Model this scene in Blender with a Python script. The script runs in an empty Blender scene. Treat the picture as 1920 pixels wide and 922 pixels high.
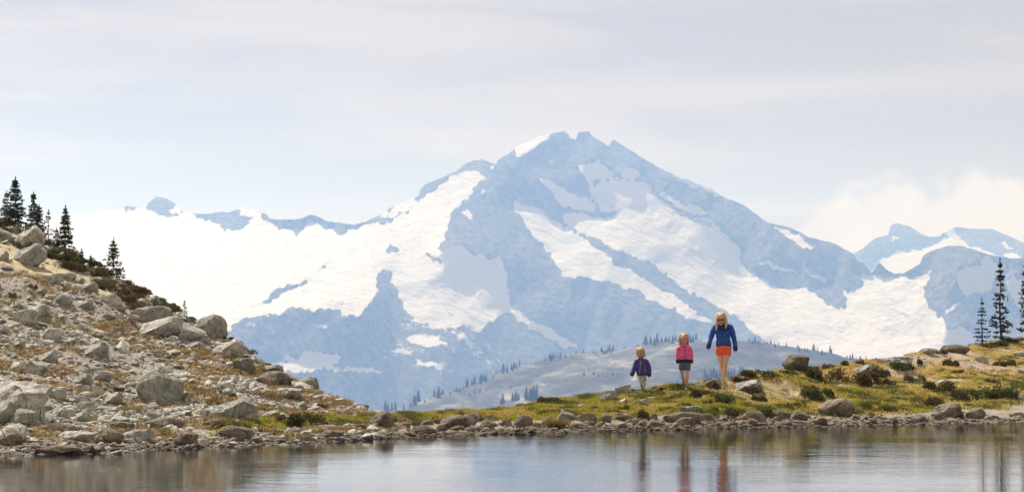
import bpy, bmesh, math, random
import numpy as np
from mathutils import Vector, Matrix

random.seed(7)
SC = bpy.context.scene
COL = SC.collection

# ------------------------------------------------------------------ camera, sky, sun, exposure
F_PX, CX, CY, HZ, CAM_H = 4500.0, 960.0, 461.0, 620.0, 2.2
TP = (HZ - CY) / F_PX
PITCH = math.atan(TP)
cam_d = bpy.data.cameras.new('camera')
cam_d.sensor_width = 36.0
cam_d.lens = 36.0 * F_PX / 1920.0
cam_d.clip_start, cam_d.clip_end = 0.5, 80000.0
cam = bpy.data.objects.new('camera', cam_d)
cam.location = (0, 0, CAM_H)
cam.rotation_euler = (math.pi / 2 + PITCH, 0, 0)
COL.objects.link(cam)
SC.camera = cam

SUN_EL, SUN_AZ = math.radians(53), math.radians(-38)      # azimuth from the view axis, negative = left
world = bpy.data.worlds.new('World')
SC.world = world
world.use_nodes = True
wn, wl = world.node_tree.nodes, world.node_tree.links
wn.clear()
SKY_STRENGTH = 0.06
VEIL = 6.1          # thin high cloud all over the sky, in the sky texture's own units


def build_world():
    def N(t, **k):
        n = wn.new(t)
        for a, v in k.items():
            setattr(n, a, v)
        return n

    def M(op, a, b=None, clamp=False):
        n = N('ShaderNodeMath', operation=op, use_clamp=clamp)
        for i, v in enumerate((a, b)):
            if v is None:
                continue
            if isinstance(v, (int, float)):
                n.inputs[i].default_value = v
            else:
                wl.new(v, n.inputs[i])
        return n.outputs[0]

    def mix(f, a, b):
        n = N('ShaderNodeMix', data_type='RGBA')
        if isinstance(f, (int, float)):
            n.inputs[0].default_value = f
        else:
            wl.new(f, n.inputs[0])
        for i, v in ((6, a), (7, b)):
            if isinstance(v, tuple):
                n.inputs[i].default_value = v
            else:
                wl.new(v, n.inputs[i])
        return n.outputs[2]

    sky = N('ShaderNodeTexSky', sky_type='NISHITA')
    sky.sun_disc = False
    sky.sun_elevation = SUN_EL
    sky.sun_rotation = SUN_AZ
    sky.altitude = 1900
    sky.air_density = 1.0
    sky.dust_density = 1.6
    sky.ozone_density = 1.0
    tc = N('ShaderNodeTexCoord')
    sep = N('ShaderNodeSeparateXYZ')
    wl.new(tc.outputs['Generated'], sep.inputs[0])
    X, Y, Z = sep.outputs
    # thin high cloud over the whole sky: whitens the sky it lies in front of
    bw = N('ShaderNodeRGBToBW')
    wl.new(sky.outputs[0], bw.inputs[0])
    mp = N('ShaderNodeMapping')
    mp.inputs['Scale'].default_value = (2.6, 2.6, 26)
    mp.inputs['Rotation'].default_value = (0, math.radians(-1.2), 0)
    mp.inputs['Location'].default_value = (3.1, 0.4, 1.7)
    wl.new(tc.outputs['Generated'], mp.inputs[0])
    n1 = N('ShaderNodeTexNoise')
    n1.inputs['Scale'].default_value = 1.0
    n1.inputs['Detail'].default_value = 7
    n1.inputs['Roughness'].default_value = 0.55
    n1.inputs['Distortion'].default_value = 0.5
    wl.new(mp.outputs[0], n1.inputs['Vector'])
    r1 = N('ShaderNodeMapRange', interpolation_type='SMOOTHSTEP')
    r1.inputs['From Min'].default_value, r1.inputs['From Max'].default_value = 0.40, 0.62
    wl.new(n1.outputs[0], r1.inputs[0])
    thin = tuple(VEIL * k for k in (1.06, 0.89, 0.70)) + (1,)
    thick = tuple(VEIL * k for k in (1.50, 1.20, 0.85)) + (1,)
    veil = mix(r1.outputs[0], thin, thick)
    c1 = mix(0.86, sky.outputs[0], veil)
    # cumulus bank standing low behind the far peaks
    az = M('ARCTAN2', X, Y)
    s1 = N('ShaderNodeMapRange', interpolation_type='SMOOTHSTEP')
    s1.inputs['From Min'].default_value, s1.inputs['From Max'].default_value = 0.078, 0.135
    s1.inputs['To Min'].default_value, s1.inputs['To Max'].default_value = 0.006, 0.062
    wl.new(az, s1.inputs[0])
    n2 = N('ShaderNodeTexNoise')
    n2.inputs['Scale'].default_value = 30
    n2.inputs['Detail'].default_value = 9
    n2.inputs['Roughness'].default_value = 0.6
    wl.new(tc.outputs['Generated'], n2.inputs['Vector'])
    top = M('ADD', s1.outputs[0], M('MULTIPLY', M('SUBTRACT', n2.outputs[0], 0.5), 0.062))
    al = N('ShaderNodeMapRange', interpolation_type='SMOOTHSTEP')
    al.inputs['From Min'].default_value, al.inputs['From Max'].default_value = -0.002, 0.008
    al.inputs['To Max'].default_value = 0.9
    wl.new(M('SUBTRACT', top, Z), al.inputs[0])
    lc = M('MULTIPLY', M('ADD', 0.86, M('MULTIPLY', n2.outputs[0], 0.95)), VEIL)
    comb2 = N('ShaderNodeCombineColor')
    for i, k in enumerate((1.37, 1.19, 1.03)):
        wl.new(M('MULTIPLY', lc, k), comb2.inputs[i])
    c2 = mix(al.outputs[0], c1, comb2.outputs[0])
    bg = N('ShaderNodeBackground')
    bg.inputs[1].default_value = SKY_STRENGTH
    wl.new(c2, bg.inputs[0])
    out = N('ShaderNodeOutputWorld')
    wl.new(bg.outputs[0], out.inputs[0])


build_world()

sun_d = bpy.data.lights.new('sun', 'SUN')
sun_d.energy = 5.0
sun_d.angle = math.radians(0.53)
sun_d.color = (1.0, 0.965, 0.92)
sun = bpy.data.objects.new('sun', sun_d)
SUN_DIR = Vector((math.sin(SUN_AZ) * math.cos(SUN_EL), math.cos(SUN_AZ) * math.cos(SUN_EL), math.sin(SUN_EL)))
sun.rotation_euler = SUN_DIR.to_track_quat('Z', 'Y').to_euler()
COL.objects.link(sun)

SC.view_settings.view_transform = 'Standard'
SC.view_settings.look = 'None'
SC.view_settings.gamma = 1.0
SC.view_settings.exposure = 0.40
SC.render.engine = 'CYCLES'
SC.cycles.use_denoising = True
SC.cycles.max_bounces = 6
SC.cycles.volume_bounces = 2
SC.cycles.transparent_max_bounces = 8
HAZE_DENSITY, HAZE_COLOR, HAZE_ANISO = 0.000122, (0.31, 0.52, 1.0, 1.0), 0.4

# ------------------------------------------------------------------ numeric helpers


def smooth(a, b, x):
    t = np.clip((x - a) / (b - a), 0, 1)
    return t * t * (3 - 2 * t)


def _h(ix, iy, iz, seed):
    n = (ix * 374761393 + iy * 668265263 + iz * 2147483647 + seed * 974634777).astype(np.int64)
    n = (n ^ (n >> 13)) * 1274126177
    n = n & 0xffffffff
    n = (n ^ (n >> 16)) & 0xffffff
    return n / float(0xffffff)


def vnoise(x, y, z=None, seed=0):
    x, y = np.asarray(x, float), np.asarray(y, float)
    z = np.zeros_like(x) if z is None else np.asarray(z, float)
    ix, iy, iz = np.floor(x).astype(np.int64), np.floor(y).astype(np.int64), np.floor(z).astype(np.int64)
    fx, fy, fz = x - ix, y - iy, z - iz
    fx, fy, fz = (f * f * f * (f * (f * 6 - 15) + 10) for f in (fx, fy, fz))
    r = 0
    for a in (0, 1):
        for b in (0, 1):
            for c in (0, 1):
                w = (fx if a else 1 - fx) * (fy if b else 1 - fy) * (fz if c else 1 - fz)
                r = r + w * _h(ix + a, iy + b, iz + c, seed)
    return r - 0.5


def fbm(x, y, z=None, octs=4, seed=0, gain=0.5):
    r, a, f = 0, 1.0, 1.0
    for i in range(octs):
        r = r + a * vnoise(x * f, y * f, None if z is None else z * f, seed + i * 17)
        a *= gain
        f *= 2.03
    return r


def in_poly(px, py, poly):
    inside = np.zeros(px.shape, bool)
    n = len(poly)
    for i in range(n):
        x1, y1 = poly[i]
        x2, y2 = poly[(i + 1) % n]
        if y1 == y2:
            continue
        c = (y1 > py) != (y2 > py)
        inside ^= c & (px < (x2 - x1) * (py - y1) / (y2 - y1) + x1)
    return inside


CP, SP = math.cos(PITCH), math.sin(PITCH)


def pix_tan(x, y):
    """pixel -> (X/Y, (Z-CAM_H)/Y)"""
    t = (CY - y) / F_PX
    d = CP - t * SP
    return (x - CX) / F_PX / d, (SP + t * CP) / d


def pix_point(x, y, D):
    a, b = pix_tan(x, y)
    return a * D, D, CAM_H + b * D


def world_pix(X, Y, Z):
    dz = Z - CAM_H
    d = Y * CP + dz * SP
    return CX + F_PX * X / d, CY - F_PX * (-Y * SP + dz * CP) / d


# ------------------------------------------------------------------ object helpers

def new_mesh(name, verts, faces, mat=None, smooth_shade=True):
    me = bpy.data.meshes.new(name)
    verts = np.asarray(verts, np.float32)
    me.vertices.add(len(verts))
    me.vertices.foreach_set('co', verts.ravel())
    faces = np.asarray(faces, np.int32)
    k = faces.shape[1]
    me.loops.add(faces.size)
    me.loops.foreach_set('vertex_index', faces.ravel())
    me.polygons.add(len(faces))
    me.polygons.foreach_set('loop_start', np.arange(0, faces.size, k, dtype=np.int32))
    me.polygons.foreach_set('use_smooth', np.full(len(faces), smooth_shade))
    me.update(calc_edges=True)
    if mat:
        me.materials.append(mat)
    return me


def attr(me, name, vals):
    a = me.attributes.new(name, 'FLOAT', 'POINT')
    a.data.foreach_set('value', np.asarray(vals, np.float32).ravel())


def attr_col(me, name, vals):
    a = me.attributes.new(name, 'FLOAT_COLOR', 'POINT')
    v = np.ones((len(vals), 4), np.float32)
    v[:, :3] = vals
    a.data.foreach_set('color', v.ravel())


def link(name, data, parent=None, loc=None, rot=None, scale=None):
    o = bpy.data.objects.new(name, data)
    COL.objects.link(o)
    if parent:
        o.parent = parent
    if loc is not None:
        o.location = loc
    if rot is not None:
        o.rotation_euler = rot
    if scale is not None:
        o.scale = scale
    return o


def tag(o, label=None, cat=None, group=None, kind=None):
    for k, v in (('label', label), ('category', cat), ('group', group), ('kind', kind)):
        if v:
            o[k] = v
    return o


def grid_faces(nr, nc):
    i = np.arange(nr * nc).reshape(nr, nc)
    return np.stack([i[:-1, :-1], i[:-1, 1:], i[1:, 1:], i[1:, :-1]], -1).reshape(-1, 4)


# ------------------------------------------------------------------ materials

class NT:
    def __init__(self, name):
        self.m = bpy.data.materials.new(name)
        self.m.use_nodes = True
        self.t = self.m.node_tree
        self.n, self.l = self.t.nodes, self.t.links
        self.b = self.n['Principled BSDF']
        self.out = self.n['Material Output']

    def set(self, sock, v):
        if isinstance(v, (int, float)):
            sock.default_value = v
        elif isinstance(v, tuple):
            sock.default_value = v if len(v) == len(sock.default_value) else v + (1,)
        else:
            self.l.new(v, sock)

    def node(self, t, **k):
        n = self.n.new(t)
        for a, v in k.items():
            setattr(n, a, v)
        return n

    def math(self, op, a, b=0.0, clamp=False):
        n = self.node('ShaderNodeMath', operation=op, use_clamp=clamp)
        self.set(n.inputs[0], a)
        self.set(n.inputs[1], b)
        return n.outputs[0]

    def coord(self, kind='Object', scale=(1, 1, 1), rot=(0, 0, 0)):
        tc = self.node('ShaderNodeTexCoord')
        mp = self.node('ShaderNodeMapping')
        mp.inputs['Scale'].default_value = scale
        mp.inputs['Rotation'].default_value = rot
        self.l.new(tc.outputs[kind], mp.inputs[0])
        return mp.outputs[0]

    def noise(self, vec, scale, detail=5, rough=0.55, dist=0.0):
        n = self.node('ShaderNodeTexNoise')
        self.l.new(vec, n.inputs['Vector'])
        n.inputs['Scale'].default_value = scale
        n.inputs['Detail'].default_value = detail
        n.inputs['Roughness'].default_value = rough
        n.inputs['Distortion'].default_value = dist
        return n.outputs[0]

    def remap(self, v, a, b, c=0.0, d=1.0, st=True):
        n = self.node('ShaderNodeMapRange', interpolation_type='SMOOTHSTEP' if st else 'LINEAR')
        self.set(n.inputs[0], v)
        for i, x in enumerate((a, b, c, d)):
            self.set(n.inputs[i + 1], x)
        return n.outputs[0]

    def mix(self, f, a, b, blend='MIX'):
        n = self.node('ShaderNodeMix', data_type='RGBA', blend_type=blend)
        self.set(n.inputs[0], f)
        self.set(n.inputs[6], a)
        self.set(n.inputs[7], b)
        return n.outputs[2]

    def attr(self, name, vec=False):
        n = self.node('ShaderNodeAttribute', attribute_name=name)
        return n.outputs['Color' if vec else 'Fac']

    def bump(self, h, strength, dist):
        n = self.node('ShaderNodeBump')
        n.inputs['Strength'].default_value = strength
        n.inputs['Distance'].default_value = dist
        self.l.new(h, n.inputs['Height'])
        self.l.new(n.outputs[0], self.b.inputs['Normal'])

    def done(self, color=None, rough=0.9, spec=0.25):
        if color is not None:
            self.set(self.b.inputs['Base Color'], color)
        self.set(self.b.inputs['Roughness'], rough)
        self.b.inputs['Specular IOR Level'].default_value = spec
        return self.m


def mat_mountain(name, snow_col=(0.64, 0.635, 0.64), rock=((0.05, 0.05, 0.055), (0.25, 0.235, 0.22))):
    m = NT(name)
    v = m.coord('Object', (1, 1, 1))
    big = m.noise(v, 0.008, 8, 0.62)
    fine = m.noise(v, 0.035, 8, 0.68)
    r0 = m.node('ShaderNodeMapping')
    r0.inputs['Rotation'].default_value = (0, math.radians(-33), 0)
    m.l.new(v, r0.inputs[0])
    r1 = m.node('ShaderNodeMapping')
    r1.inputs['Scale'].default_value = (0.16, 0.3, 1.0)
    m.l.new(r0.outputs[0], r1.inputs[0])
    streak = m.noise(r1.outputs[0], 0.045, 8, 0.66, 0.4)
    lines = m.noise(r1.outputs[0], 0.16, 5, 0.7, 0.2)
    snow, spk = m.attr('snow'), m.attr('speckle')
    tiny = m.noise(v, 0.10, 5, 0.7)
    mixn = m.math('ADD', m.math('MULTIPLY', big, 0.25), m.math('ADD', m.math('MULTIPLY', fine, 0.3), m.math('ADD', m.math('MULTIPLY', streak, 0.15), m.math('MULTIPLY', tiny, 0.3))))
    d = m.math('MULTIPLY', m.math('SUBTRACT', mixn, 0.5), m.math('ADD', 3.0, m.math('MULTIPLY', spk, 4.0)))
    s = m.remap(m.math('ADD', snow, d), 0.44, 0.54)
    rc = m.mix(m.remap(fine, 0.3, 0.7), rock[0], rock[1])
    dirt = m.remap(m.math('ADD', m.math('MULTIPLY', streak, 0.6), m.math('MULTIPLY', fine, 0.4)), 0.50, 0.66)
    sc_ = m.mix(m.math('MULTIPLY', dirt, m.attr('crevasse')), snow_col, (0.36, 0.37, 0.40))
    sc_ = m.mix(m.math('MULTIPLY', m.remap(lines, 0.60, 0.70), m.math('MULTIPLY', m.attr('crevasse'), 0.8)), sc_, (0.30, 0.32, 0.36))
    rel_r = m.math('ADD', m.math('MULTIPLY', big, 1.6), m.math('ADD', m.math('MULTIPLY', fine, 1.2), streak))
    rel_s = m.math('ADD', m.math('MULTIPLY', big, 1.2), m.math('ADD', m.math('MULTIPLY', streak, 0.8), m.math('MULTIPLY', fine, 0.12)))
    rel = m.node('ShaderNodeMix', data_type='FLOAT')
    m.set(rel.inputs[0], s)
    m.set(rel.inputs[2], rel_r)
    m.set(rel.inputs[3], rel_s)
    m.bump(rel.outputs[0], 0.9, 24.0)
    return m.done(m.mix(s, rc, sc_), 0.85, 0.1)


def mat_hill():
    m = NT('hill_heather')
    v = m.coord('Object', (0.55, 0.16, 2.2))
    n1 = m.noise(v, 0.019, 9, 0.66, 0.8)
    n2 = m.noise(m.coord('Object'), 0.06, 7, 0.68)
    c = m.mix(m.remap(n1, 0.44, 0.56), (0.045, 0.048, 0.05), (0.165, 0.165, 0.155))
    c = m.mix(m.remap(n2, 0.42, 0.62), c, (0.085, 0.088, 0.092))
    c = m.mix(m.remap(n1, 0.56, 0.66), c, (0.30, 0.29, 0.265))
    c = m.mix(m.remap(m.noise(m.coord('Object'), 0.14, 5, 0.65), 0.58, 0.68), c, (0.03, 0.04, 0.035))
    m.bump(n2, 0.7, 8.0)
    return m.done(c, 0.95, 0.1)


def mat_ground():
    m = NT('lakeshore_ground')
    v = m.coord('Object')
    n1 = m.noise(v, 1.1, 6, 0.6)
    n2 = m.noise(v, 6.0, 6, 0.65)
    n3 = m.noise(v, 28.0, 5, 0.7)
    talus = m.mix(m.remap(n3, 0.35, 0.65), (0.14, 0.125, 0.10), (0.48, 0.445, 0.385))
    talus = m.mix(m.remap(n2, 0.52, 0.66), talus, (0.26, 0.17, 0.08))
    sand = m.mix(m.remap(n2, 0.3, 0.7), (0.40, 0.33, 0.215), (0.55, 0.48, 0.34))
    straw = m.mix(m.remap(n3, 0.35, 0.65), (0.30, 0.23, 0.09), (0.48, 0.37, 0.18))
    moss = m.mix(m.remap(n3, 0.35, 0.65), (0.16, 0.15, 0.025), (0.32, 0.28, 0.05))
    bare = m.mix(m.remap(n3, 0.35, 0.65), (0.30, 0.225, 0.17), (0.46, 0.38, 0.30))
    gravel = m.mix(m.remap(n3, 0.35, 0.65), (0.10, 0.075, 0.052), (0.28, 0.225, 0.165))
    mead = m.mix(m.remap(m.math('ADD', n1, m.attr('lush')), 0.62, 0.86), straw, moss)
    mead = m.mix(m.remap(m.math('ADD', m.math('MULTIPLY', n1, 0.7), m.math('MULTIPLY', n2, 0.3)), 0.535, 0.60, 0, 0.9), bare, mead) if False else mead
    mead = m.mix(m.attr('bare'), mead, bare)
    c = m.mix(m.attr('sand'), talus, sand)
    c = m.mix(m.attr('meadow'), c, mead)
    c = m.mix(m.attr('shore'), c, gravel)
    m.bump(m.math('ADD', m.math('MULTIPLY', n2, 1.0), m.math('MULTIPLY', n3, 0.5)), 0.7, 0.08)
    return m.done(c, 0.95, 0.15)


def mat_granite(name, dark, light, tint, lichen=(0.10, 0.11, 0.08)):
    m = NT(name)
    oi = m.node('ShaderNodeObjectInfo')
    tc = m.node('ShaderNodeTexCoord')
    geo = m.node('ShaderNodeNewGeometry')
    ad = m.node('ShaderNodeVectorMath', operation='ADD')
    m.l.new(geo.outputs['Position'], ad.inputs[0])
    m.l.new(oi.outputs['Random'], ad.inputs[1])
    v = ad.outputs[0]
    n1 = m.noise(v, 3.2, 6, 0.62, 0.5)
    n2 = m.noise(v, 14, 6, 0.68)
    n3 = m.noise(v, 60, 3, 0.6)
    k = m.math('ADD', m.math('MULTIPLY', n1, 0.5), m.math('ADD', m.math('MULTIPLY', n2, 0.35), m.math('MULTIPLY', n3, 0.15)))
    c = m.mix(m.remap(k, 0.40, 0.57), dark, light)
    c = m.mix(m.math('MULTIPLY', oi.outputs['Random'], 0.55), c, m.mix(m.remap(n2, 0.3, 0.7), dark, tint))
    c = m.mix(m.remap(n2, 0.56, 0.64, 0, 0.8), c, lichen)
    c = m.mix(m.remap(n1, 0.60, 0.70, 0, 0.55), c, (0.16, 0.135, 0.10))
    vm = m.node('ShaderNodeMapping')
    vm.inputs['Scale'].default_value = (1, 1, 0.45)
    m.l.new(v, vm.inputs[0])
    vo = m.node('ShaderNodeTexVoronoi', feature='DISTANCE_TO_EDGE')
    m.l.new(vm.outputs[0], vo.inputs['Vector'])
    vo.inputs['Scale'].default_value = 1.9
    crack = m.remap(vo.outputs['Distance'], 0.0, 0.025, 1.0, 0.0)
    crack = m.math('MULTIPLY', crack, m.remap(n1, 0.45, 0.6))
    c = m.mix(m.math('MULTIPLY', crack, 0.7), c, (0.06, 0.055, 0.05))
    sz = m.node('ShaderNodeSeparateXYZ')
    m.l.new(geo.outputs['Position'], sz.inputs[0])
    wet = m.remap(m.math('ADD', sz.outputs[2], m.math('MULTIPLY', m.math('SUBTRACT', n1, 0.5), 0.12)), 0.03, 0.10, 1.0, 0.0)
    wet = m.math('MULTIPLY', wet, m.remap(sz.outputs[1], 66, 68, 1.0, 0.0))
    c = m.mix(m.math('MULTIPLY', wet, 0.6), c, (0.05, 0.04, 0.03))
    hgt = m.math('SUBTRACT', m.math('ADD', m.math('MULTIPLY', n1, 1.0), m.math('ADD', m.math('MULTIPLY', n2, 0.5), m.math('MULTIPLY', n3, 0.12))), m.math('MULTIPLY', crack, 0.35))
    m.bump(hgt, 0.75, 0.12)
    return m.done(c, 0.9, 0.2)


def mat_leaf(name, use_attr=True, transl=0.25, base=None):
    m = NT(name)
    c = m.attr('tone', True) if use_attr else base
    if not use_attr:
        n = m.noise(m.coord('Object'), 9, 3)
        c = m.mix(m.remap(n, 0.35, 0.65), base[0], base[1])
    m.done(c, 0.75, 0.2)
    tr = m.node('ShaderNodeBsdfTranslucent')
    m.set(tr.inputs[0], c)
    mx = m.node('ShaderNodeMixShader')
    mx.inputs[0].default_value = transl
    m.l.new(m.b.outputs[0], mx.inputs[1])
    m.l.new(tr.outputs[0], mx.inputs[2])
    m.l.new(mx.outputs[0], m.out.inputs[0])
    return m.m


def mat_plain(name, a, b, scale=20, rough=0.85, bump=0.2, dist=0.01, spec=0.2):
    m = NT(name)
    n = m.noise(m.coord('Object'), scale, 4, 0.6)
    m.bump(n, bump, dist)
    return m.done(m.mix(m.remap(n, 0.3, 0.7), a, b), rough, spec)


def mat_water():
    m = NT('lake_water')
    tc = m.node('ShaderNodeTexCoord')

    def mp(s):
        q = m.node('ShaderNodeMapping')
        q.inputs['Scale'].default_value = s
        m.l.new(tc.outputs['Object'], q.inputs[0])
        return q.outputs[0]
    a = m.noise(mp((0.3, 0.8, 1)), 1.0, 5, 0.6, 0.8)
    b = m.noise(mp((1.6, 2.6, 1)), 1.6, 4, 0.6, 0.3)
    c = m.noise(mp((0.16, 0.22, 1)), 1.0, 3, 0.5)
    calm = m.remap(c, 0.38, 0.62, 0.35, 1.0)
    h = m.math('ADD', m.math('MULTIPLY', a, 0.42), m.math('MULTIPLY', m.math('MULTIPLY', b, 0.4), calm))
    m.bump(h, 0.24, 0.05)
    return m.done((0.012, 0.015, 0.016), 0.03, 0.75)


MAT = {}
MAT['mountain'] = mat_mountain('snowy_mountain')
MAT['far_mountain'] = mat_mountain('far_snowy_mountain')
MAT['hill'] = mat_hill()
MAT['ground'] = mat_ground()
MAT['talus'] = mat_granite('pale_granite', (0.20, 0.19, 0.165), (0.68, 0.655, 0.59), (0.44, 0.44, 0.41))
MAT['green'] = mat_granite('grey_green_granite', (0.15, 0.155, 0.13), (0.52, 0.51, 0.45), (0.36, 0.385, 0.33))
MAT['shore'] = mat_granite('brown_granite', (0.085, 0.068, 0.05), (0.35, 0.295, 0.225), (0.22, 0.185, 0.145))
MAT['water'] = mat_water()
MAT['leaf'] = mat_leaf('foliage')
MAT['grass'] = mat_leaf('grass_blades', True, 0.5)
MAT['bark'] = mat_plain('conifer_bark', (0.05, 0.04, 0.032), (0.13, 0.10, 0.08), 30)
MAT['wood'] = mat_plain('weathered_wood', (0.13, 0.10, 0.075), (0.30, 0.25, 0.20), 14, 0.9, 0.5)
MAT['valley'] = mat_plain('valley_forest', (0.03, 0.04, 0.03), (0.07, 0.08, 0.06), 0.01)

# ------------------------------------------------------------------ near terrain (heightfield over column u and distance D)
SHORE = [(-3000, 905), (-900, 880), (-300, 866), (0, 856), (100, 851), (200, 847), (300, 842), (400, 837), (540, 831), (650, 826), (760, 820), (900, 814),
         (1080, 810), (1280, 804), (1480, 800), (1700, 796), (1920, 791), (2300, 786), (4900, 775)]
CREST = [(-3000, 260, 95), (-900, 300, 85), (-300, 330, 78), (0, 414, 70), (60, 442, 69), (120, 470, 68), (180, 503, 67), (250, 546, 66), (300, 572, 65),
         (360, 603, 63), (400, 618, 62), (430, 636, 61), (480, 678, 59), (520, 703, 58), (560, 720, 57), (600, 738, 56), (650, 757, 54.5), (700, 774, 53.5),
         (740, 781, 53.5), (800, 777, 55), (900, 772, 57), (1000, 760, 58.5), (1050, 752, 59), (1100, 747, 59.5), (1150, 737, 60), (1200, 734, 60), (1280, 725, 60),
         (1350, 714, 60.5), (1450, 696, 63), (1550, 686, 66), (1650, 676, 69), (1720, 662, 72), (1800, 652, 75), (1860, 643, 78), (1920, 634, 80), (2300, 590, 90),
         (4900, 500, 120)]
_su = np.array([s[0] for s in SHORE], float)
_sD = np.array([CAM_H / -pix_tan(960, s[1])[1] for s in SHORE])
_cu = np.array([c[0] for c in CREST], float)
_cy = np.array([c[1] for c in CREST], float)
_cD = np.array([c[2] for c in CREST], float)


def shore_D(u):
    return np.interp(u, _su, _sD) + 0.35 * fbm(u / 55.0, u * 0, octs=3, seed=5)


def crest(u):
    D = np.interp(u, _cu, _cD)
    y = np.interp(u, _cu, _cy)
    return D, CAM_H + D * pix_tan(960, y)[1]


def ground_z(u, D):
    u, D = np.asarray(u, float), np.asarray(D, float)
    Ds, (Dc, zc) = shore_D(u), crest(u)
    t = (D - Ds) / (Dc - Ds)
    left = 1 - smooth(560, 760, u)
    tc = np.clip(t, 0, 1)
    prof = left * (0.30 * tc + 0.70 * tc ** 1.5) + (1 - left) * (0.55 * tc + 0.45 * tc ** 1.6)
    z = zc * prof
    under = np.clip(Ds - D, 0, None)
    z = np.where(t < 0, np.maximum(-0.10 * under, -1.4), z)
    over = np.clip(D - Dc, 0, None)
    z = z - 0.42 * over * (1 - np.exp(-over / 3.5))
    X = (u - CX) / F_PX * D
    rough = smooth(-0.1, 0.25, t) * (1 - smooth(0.75, 1.0, tc) * 0.6)
    z = z + rough * (0.05 + 0.10 * left) * fbm(X * 0.7, D * 0.7, octs=4, seed=11) * 1.6
    z = z + smooth(0.1, 0.3, tc) * (1 - left) * 0.09 * fbm(X * 1.6, D * 1.6, octs=3, seed=23) * 1.3
    return np.maximum(z, -330.0)


def ground_at_pix(x, y):
    """first ground point seen along a pixel's ray (near terrain)"""
    a, b = pix_tan(x, y)
    D = np.arange(36.0, 110.0, 0.05)
    u = np.full_like(D, CX + a * F_PX)
    g = ground_z(u, D)
    r = CAM_H + b * D
    hit = np.nonzero(g >= r)[0]
    i = hit[0] if len(hit) else int(np.argmin(r - g))
    return float(a * D[i]), float(D[i]), float(g[i])


def gz_world(X, Y):
    return ground_z(CX + F_PX * np.asarray(X) / np.asarray(Y), Y)


SANDPOLY = [(-40, 412), (20, 434), (120, 488), (200, 542), (258, 578), (300, 604), (278, 602), (230, 572), (190, 556), (120, 520), (84, 510), (60, 512), (0, 500), (-40, 480)]
MEADOW_Y = [(700, 783), (900, 787), (960, 790), (1000, 786), (1100, 784), (1250, 778), (1350, 784), (1400, 780), (1520, 777), (1600, 778), (1700, 775), (1800, 766), (1920, 760), (2300, 748)]


def zones(u, D, z):
    X = (u - CX) / F_PX * D
    px, py = world_pix(X, D, z)
    my = np.interp(px, [m[0] for m in MEADOW_Y], [m[1] for m in MEADOW_Y])
    n = fbm(X * 0.9, D * 0.9, octs=4, seed=31)
    right = smooth(690, 760, px + 40 * n)
    mead = right * smooth(-4, 6, my - py + 9 * n)
    mossL = smooth(0.0, 1.0, 1 - np.abs((px - 560) / 185.0) ** 4) * smooth(-0.2, 0.6, 1 - np.abs((py - np.interp(px, [380, 470, 560, 700], [805, 795, 793, 789])) / 11.0) + 1.2 * n)
    mead = np.maximum(mead, np.where(px < 760, mossL, 0))
    t = (D - shore_D(u))
    shore = (1 - smooth(0.9, 2.6, t + 1.2 * n)) * (1 - mead)
    sand = in_poly(px + 14 * n, py + 14 * n, SANDPOLY).astype(float)
    lush = 0.36 * smooth(95, 10, my - py) + 0.12 * smooth(1500, 1150, px) - 0.02
    bare = smooth(0.12, 0.27, fbm(X * 0.45, D * 0.9, octs=4, seed=47) + 0.17 * smooth(1350, 1500, px) * smooth(20, 60, my - py) - 0.06) * mead * smooth(14, 34, my - py)
    return px, py, mead, shore, sand, lush, bare


def build_ground():
    us = np.concatenate([np.linspace(-3000, -140, 40)[:-1], np.arange(-140, 2061, 5.0), np.linspace(2060, 4900, 40)[1:]])
    Ds = np.concatenate([np.linspace(6, 37, 18)[:-1], np.arange(37, 84, 0.16), 84 * np.power(1100 / 84.0, np.linspace(0, 1, 46))])
    U, D = np.meshgrid(us, Ds)
    Z = ground_z(U, D)
    X = (U - CX) / F_PX * D
    me = new_mesh('ground', np.stack([X, D, Z], -1).reshape(-1, 3), grid_faces(*U.shape), MAT['ground'])
    _, _, mead, shore, sand, lush, bare = zones(U, D, Z)
    for n_, v in (('meadow', mead), ('shore', shore), ('sand', sand), ('lush', lush), ('bare', bare)):
        attr(me, n_, v)
    tag(link('ground', me), 'stony slope and grassy bank round the far side of the lake', 'ground', kind='structure')
    # lake surface up to just inside the shoreline
    us2 = np.linspace(-3000, 4900, 300)
    tt = np.linspace(0, 1, 24)
    U2, T2 = np.meshgrid(us2, tt)
    far = shore_D(U2) + 1.0
    D2 = 6 + (far - 6) * T2
    X2 = (U2 - CX) / F_PX * D2
    wm = new_mesh('lake', np.stack([X2, D2, np.zeros_like(X2)], -1).reshape(-1, 3), grid_faces(*U2.shape), MAT['water'])
    tag(link('lake', wm), 'rippled alpine lake water reflecting sky and mountain', 'lake', kind='structure')
    vs = [(-30000, 400, -331), (30000, 400, -331), (30000, 16500, -331), (-30000, 16500, -331)]
    tag(link('valley_floor', new_mesh('valley_floor', vs, [(0, 1, 2, 3)], MAT['valley'])), 'dark forested valley floor beyond the near crest', 'valley', kind='structure')


build_ground()

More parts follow.
